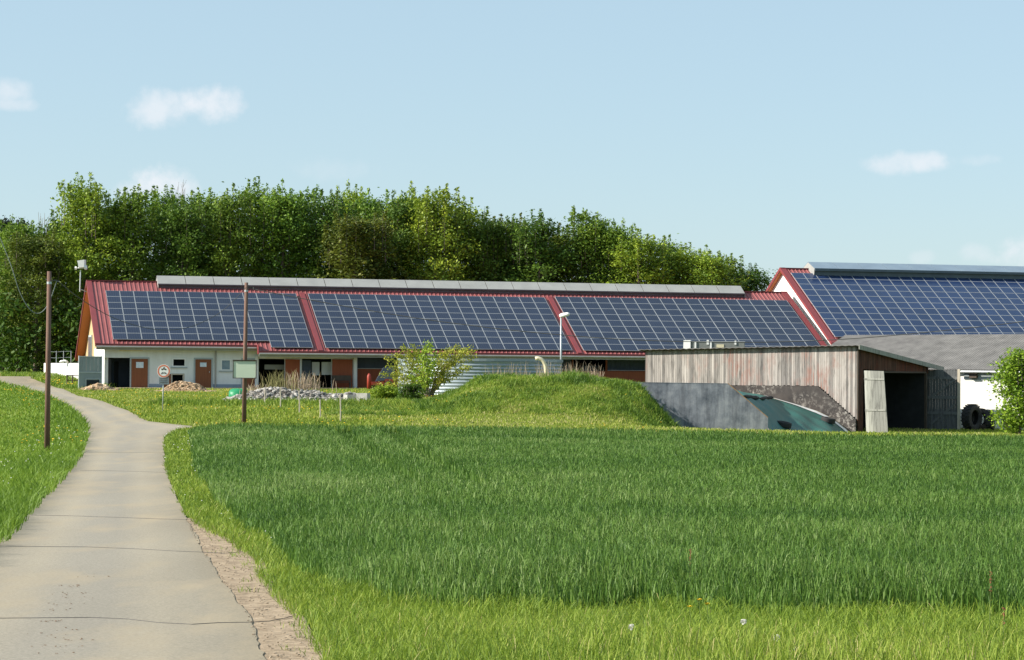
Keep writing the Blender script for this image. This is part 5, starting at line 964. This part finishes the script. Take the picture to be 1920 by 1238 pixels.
blades('meadow_grass', X[~onm], Y[~onm], ((.09+.06*vnoise(X, Y, 3, 2)+.22*rub+.12*long_)*RNG.uniform(.5, 1.4, n_))[~onm], (.034*RNG.uniform(.6, 1.5, n_))[~onm], .55, (RNG.normal(.55, .24, n_)+.5*(vnoise(X, Y, 4, 11)-.5)-.45*rub)[~onm], MT['meadow'], 2)
X, Y = scatter(107, 134, lambda y: 190, lambda x, y: in_meadow(x, y) & (mound_amt(x, y)[0] > .1) & (mound_amt(x, y)[1] > -3.0), .5, 0, (-9, 10)); n_ = len(X); cl_ = vnoise(X, Y, 1.1, 31)
blades('mound_grass', X, Y, (.11+.42*cl_**1.6*vnoise(X, Y, .45, 33)**1.3)*RNG.uniform(.5, 1.4, n_), .03*RNG.uniform(.6, 1.4, n_), .7, RNG.normal(.45, .2, n_)-.7*(cl_-.45)+.6*(vnoise(X, Y, 2.4, 17)-.5), MT['lush'], 2)
X, Y = scatter(164, 192, lambda y: 40, lambda x, y: (x > np.where(y > 183, -90, lane_r(y))) & (x < -29.5), .5, 3.0); n_ = len(X); blades('back_grass', X, Y, (.2+.25*vnoise(X, Y, 2, 8))*RNG.uniform(.5, 1.3, n_), .05*RNG.uniform(.6, 1.4, n_), .5, RNG.normal(.45, .2, n_), MT['lush'], 2)
# dry reeds: on the mound's crest and on the rubble
X = RNG.uniform(-1.5, 4.9, 1500); Y = RNG.uniform(121, 124.5, 1500); k = RNG.random(1500) < .6*vnoise(X, Y, .5, 3)**1.6; X, Y = X[k], Y[k]; blades('dry_grass', X, Y, RNG.uniform(.35, 1.0, len(X)), .015*np.ones(len(X)), .3, RNG.random(len(X)), MT['dry'], 3)
def tuft(name, lab, px, D, hw_, H, n_, mtl, cat, tint=.5):
    c = P(px, 700, D); c[2] = gz(c[0], c[1]); x = RNG.normal(c[0], hw_, n_); y = RNG.normal(D, .4, n_); o = blades(name, x, y, H*RNG.uniform(.45, 1.0, n_), .03*np.ones(n_), .3, np.clip(RNG.normal(tint, .25, n_), 0, 1), mtl, 3, .25, 'thing'); return tag(o, lab, cat)
tuft('reed_clump', 'greenish tall weed clump growing out of the rubble left of the bay post', 524, 129.0, .5, 1.75, 190, MT['reed_green'], 'weeds', .4)
tuft('reed_clump', 'dry straw-coloured weed clump on the rubble in front of the second bay', 570, 129.0, .55, 1.6, 190, MT['dry'], 'weeds')
tuft('reed_clump', 'low dry grass tuft at the left part of the rubble heap', 478, 129.5, .4, .85, 150, MT['dry'], 'weeds')
# flowers
def blobs(name, X, Y, Z, r, mtl, kind='stuff'):
    m = MB()
    for x, y, z, q in zip(X, Y, Z, r):
        vs = [(x+q*math.cos(t), y+q*math.sin(t), z+q*.15*(i % 2)) for i, t in enumerate(np.linspace(0, 6.283, 7)[:-1])]+[(x, y, z+q*.55), (x, y, z-q*.4)]
        m.add(vs, [(i, (i+1) % 6, 6) for i in range(6)]+[((i+1) % 6, i, 7) for i in range(6)])
    o = m.build(name, mtl, None, fix=False); o['kind'] = kind; return o
X, Y = scatter(98.5, 158, lambda y: .55, lambda x, y: in_meadow(x, y) & (vnoise(x, y, 5, 40) > .45) & (x < 9), 1.0); blobs('dandelion_flowers', X, Y, g(X, Y)+.13, RNG.uniform(.025, .05, len(X)), MT['ochre'])
X, Y = scatter(60, 165, lambda y: 1.2 if y > 75 else .1, lambda x, y: in_left(x, y) & (lane_l(y)-x < 2.2) & (vnoise(x, y, 4, 41) > .5), 1.0); blobs('yellow_flowers', X, Y, g(X, Y)+.28, RNG.uniform(.025, .042, len(X)), MT['ochre'])
X, Y = scatter(30, 100, lambda y: .45, lambda x, y: (in_left(x, y) & (lane_l(y)-x < 2)) | in_verge(x, y), 1.0); blobs('seed_heads', X, Y, g(X, Y)+.2, .018*np.maximum(.6, Y/45)*RNG.uniform(.6, 1.1, len(X)), MT['fluff'])
X, Y = scatter(164, 176, lambda y: 1.4, lambda x, y: (x > lane_r(y)) & (x < -30), 1.0); blobs('marsh_flowers', X, Y, g(X, Y)+.28, RNG.uniform(.04, .07, len(X)), MT['ochre'])
def flower(px, py, D, lab, kind):
    b = P(px, py, D); z0_ = gz(b[0], b[1]); root = thing('buttercup' if kind else 'dandelion_clock', lab, 'flower', (b[0], b[1], z0_), 'buttercups at the edge of the crop' if kind else 'dandelion seed heads in the near grass')
    m = MB(); m.tube([(b[0]+.02, b[1], z0_), (b[0]+.01, b[1], (z0_+b[2])/2), (b[0], b[1], b[2]-.005)], .0025, 5); m.build('stem', MT['stemgreen'], root)
    m = MB(); rng = np.random.default_rng(px)
    if kind:
        for k in range(5): t = k*1.2566; d = np.array([math.cos(t), math.sin(t), 0]); e = np.array([-d[1], d[0], 0]); m.add([b, b+d*.012-e*.011+[0, 0, .006], b+d*.022-e*.006+[0, 0, .014], b+d*.022+e*.006+[0, 0, .014], b+d*.012+e*.011+[0, 0, .006]], [(0, 1, 2, 3, 4)])
        m.build('petals', MT['ochre'], root, fix=False)
    else:
        for k in range(150): d = unit(rng.normal(size=3)); e = unit(np.cross(d, [.3, .5, .2])); p_ = b+d*.026*rng.uniform(.75, 1.05); m.add([b+d*.006, p_-e*.004, p_+e*.004], [(0, 1, 2)])
        m.build('seed_head', MT['fluff'], root, fix=False)
for q in ((1293, 1139, 'lowest of the three yellow buttercups'), (1311, 1126, 'largest yellow buttercup of the three'), (1326, 1134, 'rightmost small yellow buttercup of the three')): flower(q[0], q[1], 19.0, q[2], 1)
for q in ((1184, 1176, 17.4, 'largest round dandelion clock left of the buttercups'), (1394, 1166, 18.0, 'small white seed head right of the buttercups'), (1457, 1196, 17.0, 'fuzzy dandelion clock in the grass below the crop edge'), (1493, 1220, 16.4, 'low white seed head near the bottom edge of the picture')): flower(*q, 0)
def sorrel(px, pyb, pyt, D, lab):
    b = P(px, pyb, D); b[2] = min(b[2], gz(b[0], b[1])); t = P(px+3, pyt, D); m = MB(); root = thing('sorrel_stalk', lab, 'plant', b, 'reddish sorrel stalks'); m.tube([b, b*.5+t*.5, t], [.004, .003, .002], 5); m.build('stem', MT['stemgreen'], root); m = MB(); d = t-b
    for k in range(26): m.rock(b+d*random.uniform(.66, 1.0)+np.array([random.uniform(-.008, .008), random.uniform(-.008, .008), 0]), .006, 0, .5)
    m.build('seed_spike', MT['sorrel'], root, fix=False)
sorrel(1855, 1200, 1068, 19.0, 'tallest reddish sorrel stalk in front of the crop at the right'); sorrel(1880, 1210, 1140, 17.5, 'short reddish sorrel stalk at the right edge'); sorrel(1292, 1110, 1028, 23.0, 'thin reddish stalk inside the crop above the buttercups')
# clods of earth on the lane
m = MB()
for py0 in (1085, 1104, 1118, 1126, 1138, 1150, 1170, 1187, 1196, 1206, 1218, 1232):
    cx0 = 150-(py0-1085)*.35+random.gauss(0, 12)
    for _ in range(random.randint(5, 16)): q = G(random.gauss(cx0, 20), py0+random.gauss(0, 1.5)); m.rock(q+[0, 0, .03], random.uniform(.003, .011), 0, .5, .35)
o = m.build('mud_clods', MT['mud'], None, fix=False); o['kind'] = 'stuff'; m = MB()
for _ in range(900):
    y = random.uniform(15, 38); x = random.uniform(float(lane_r(y))-.04, max(float(grav_r(y)), float(lane_r(y)))+.1); m.rock((x, y, gz(x, y)+.03), random.uniform(.004, .014), 0, .5, .5)
o = m.build('pebbles', MT['pebble'], None, fix=False); o['kind'] = 'stuff'
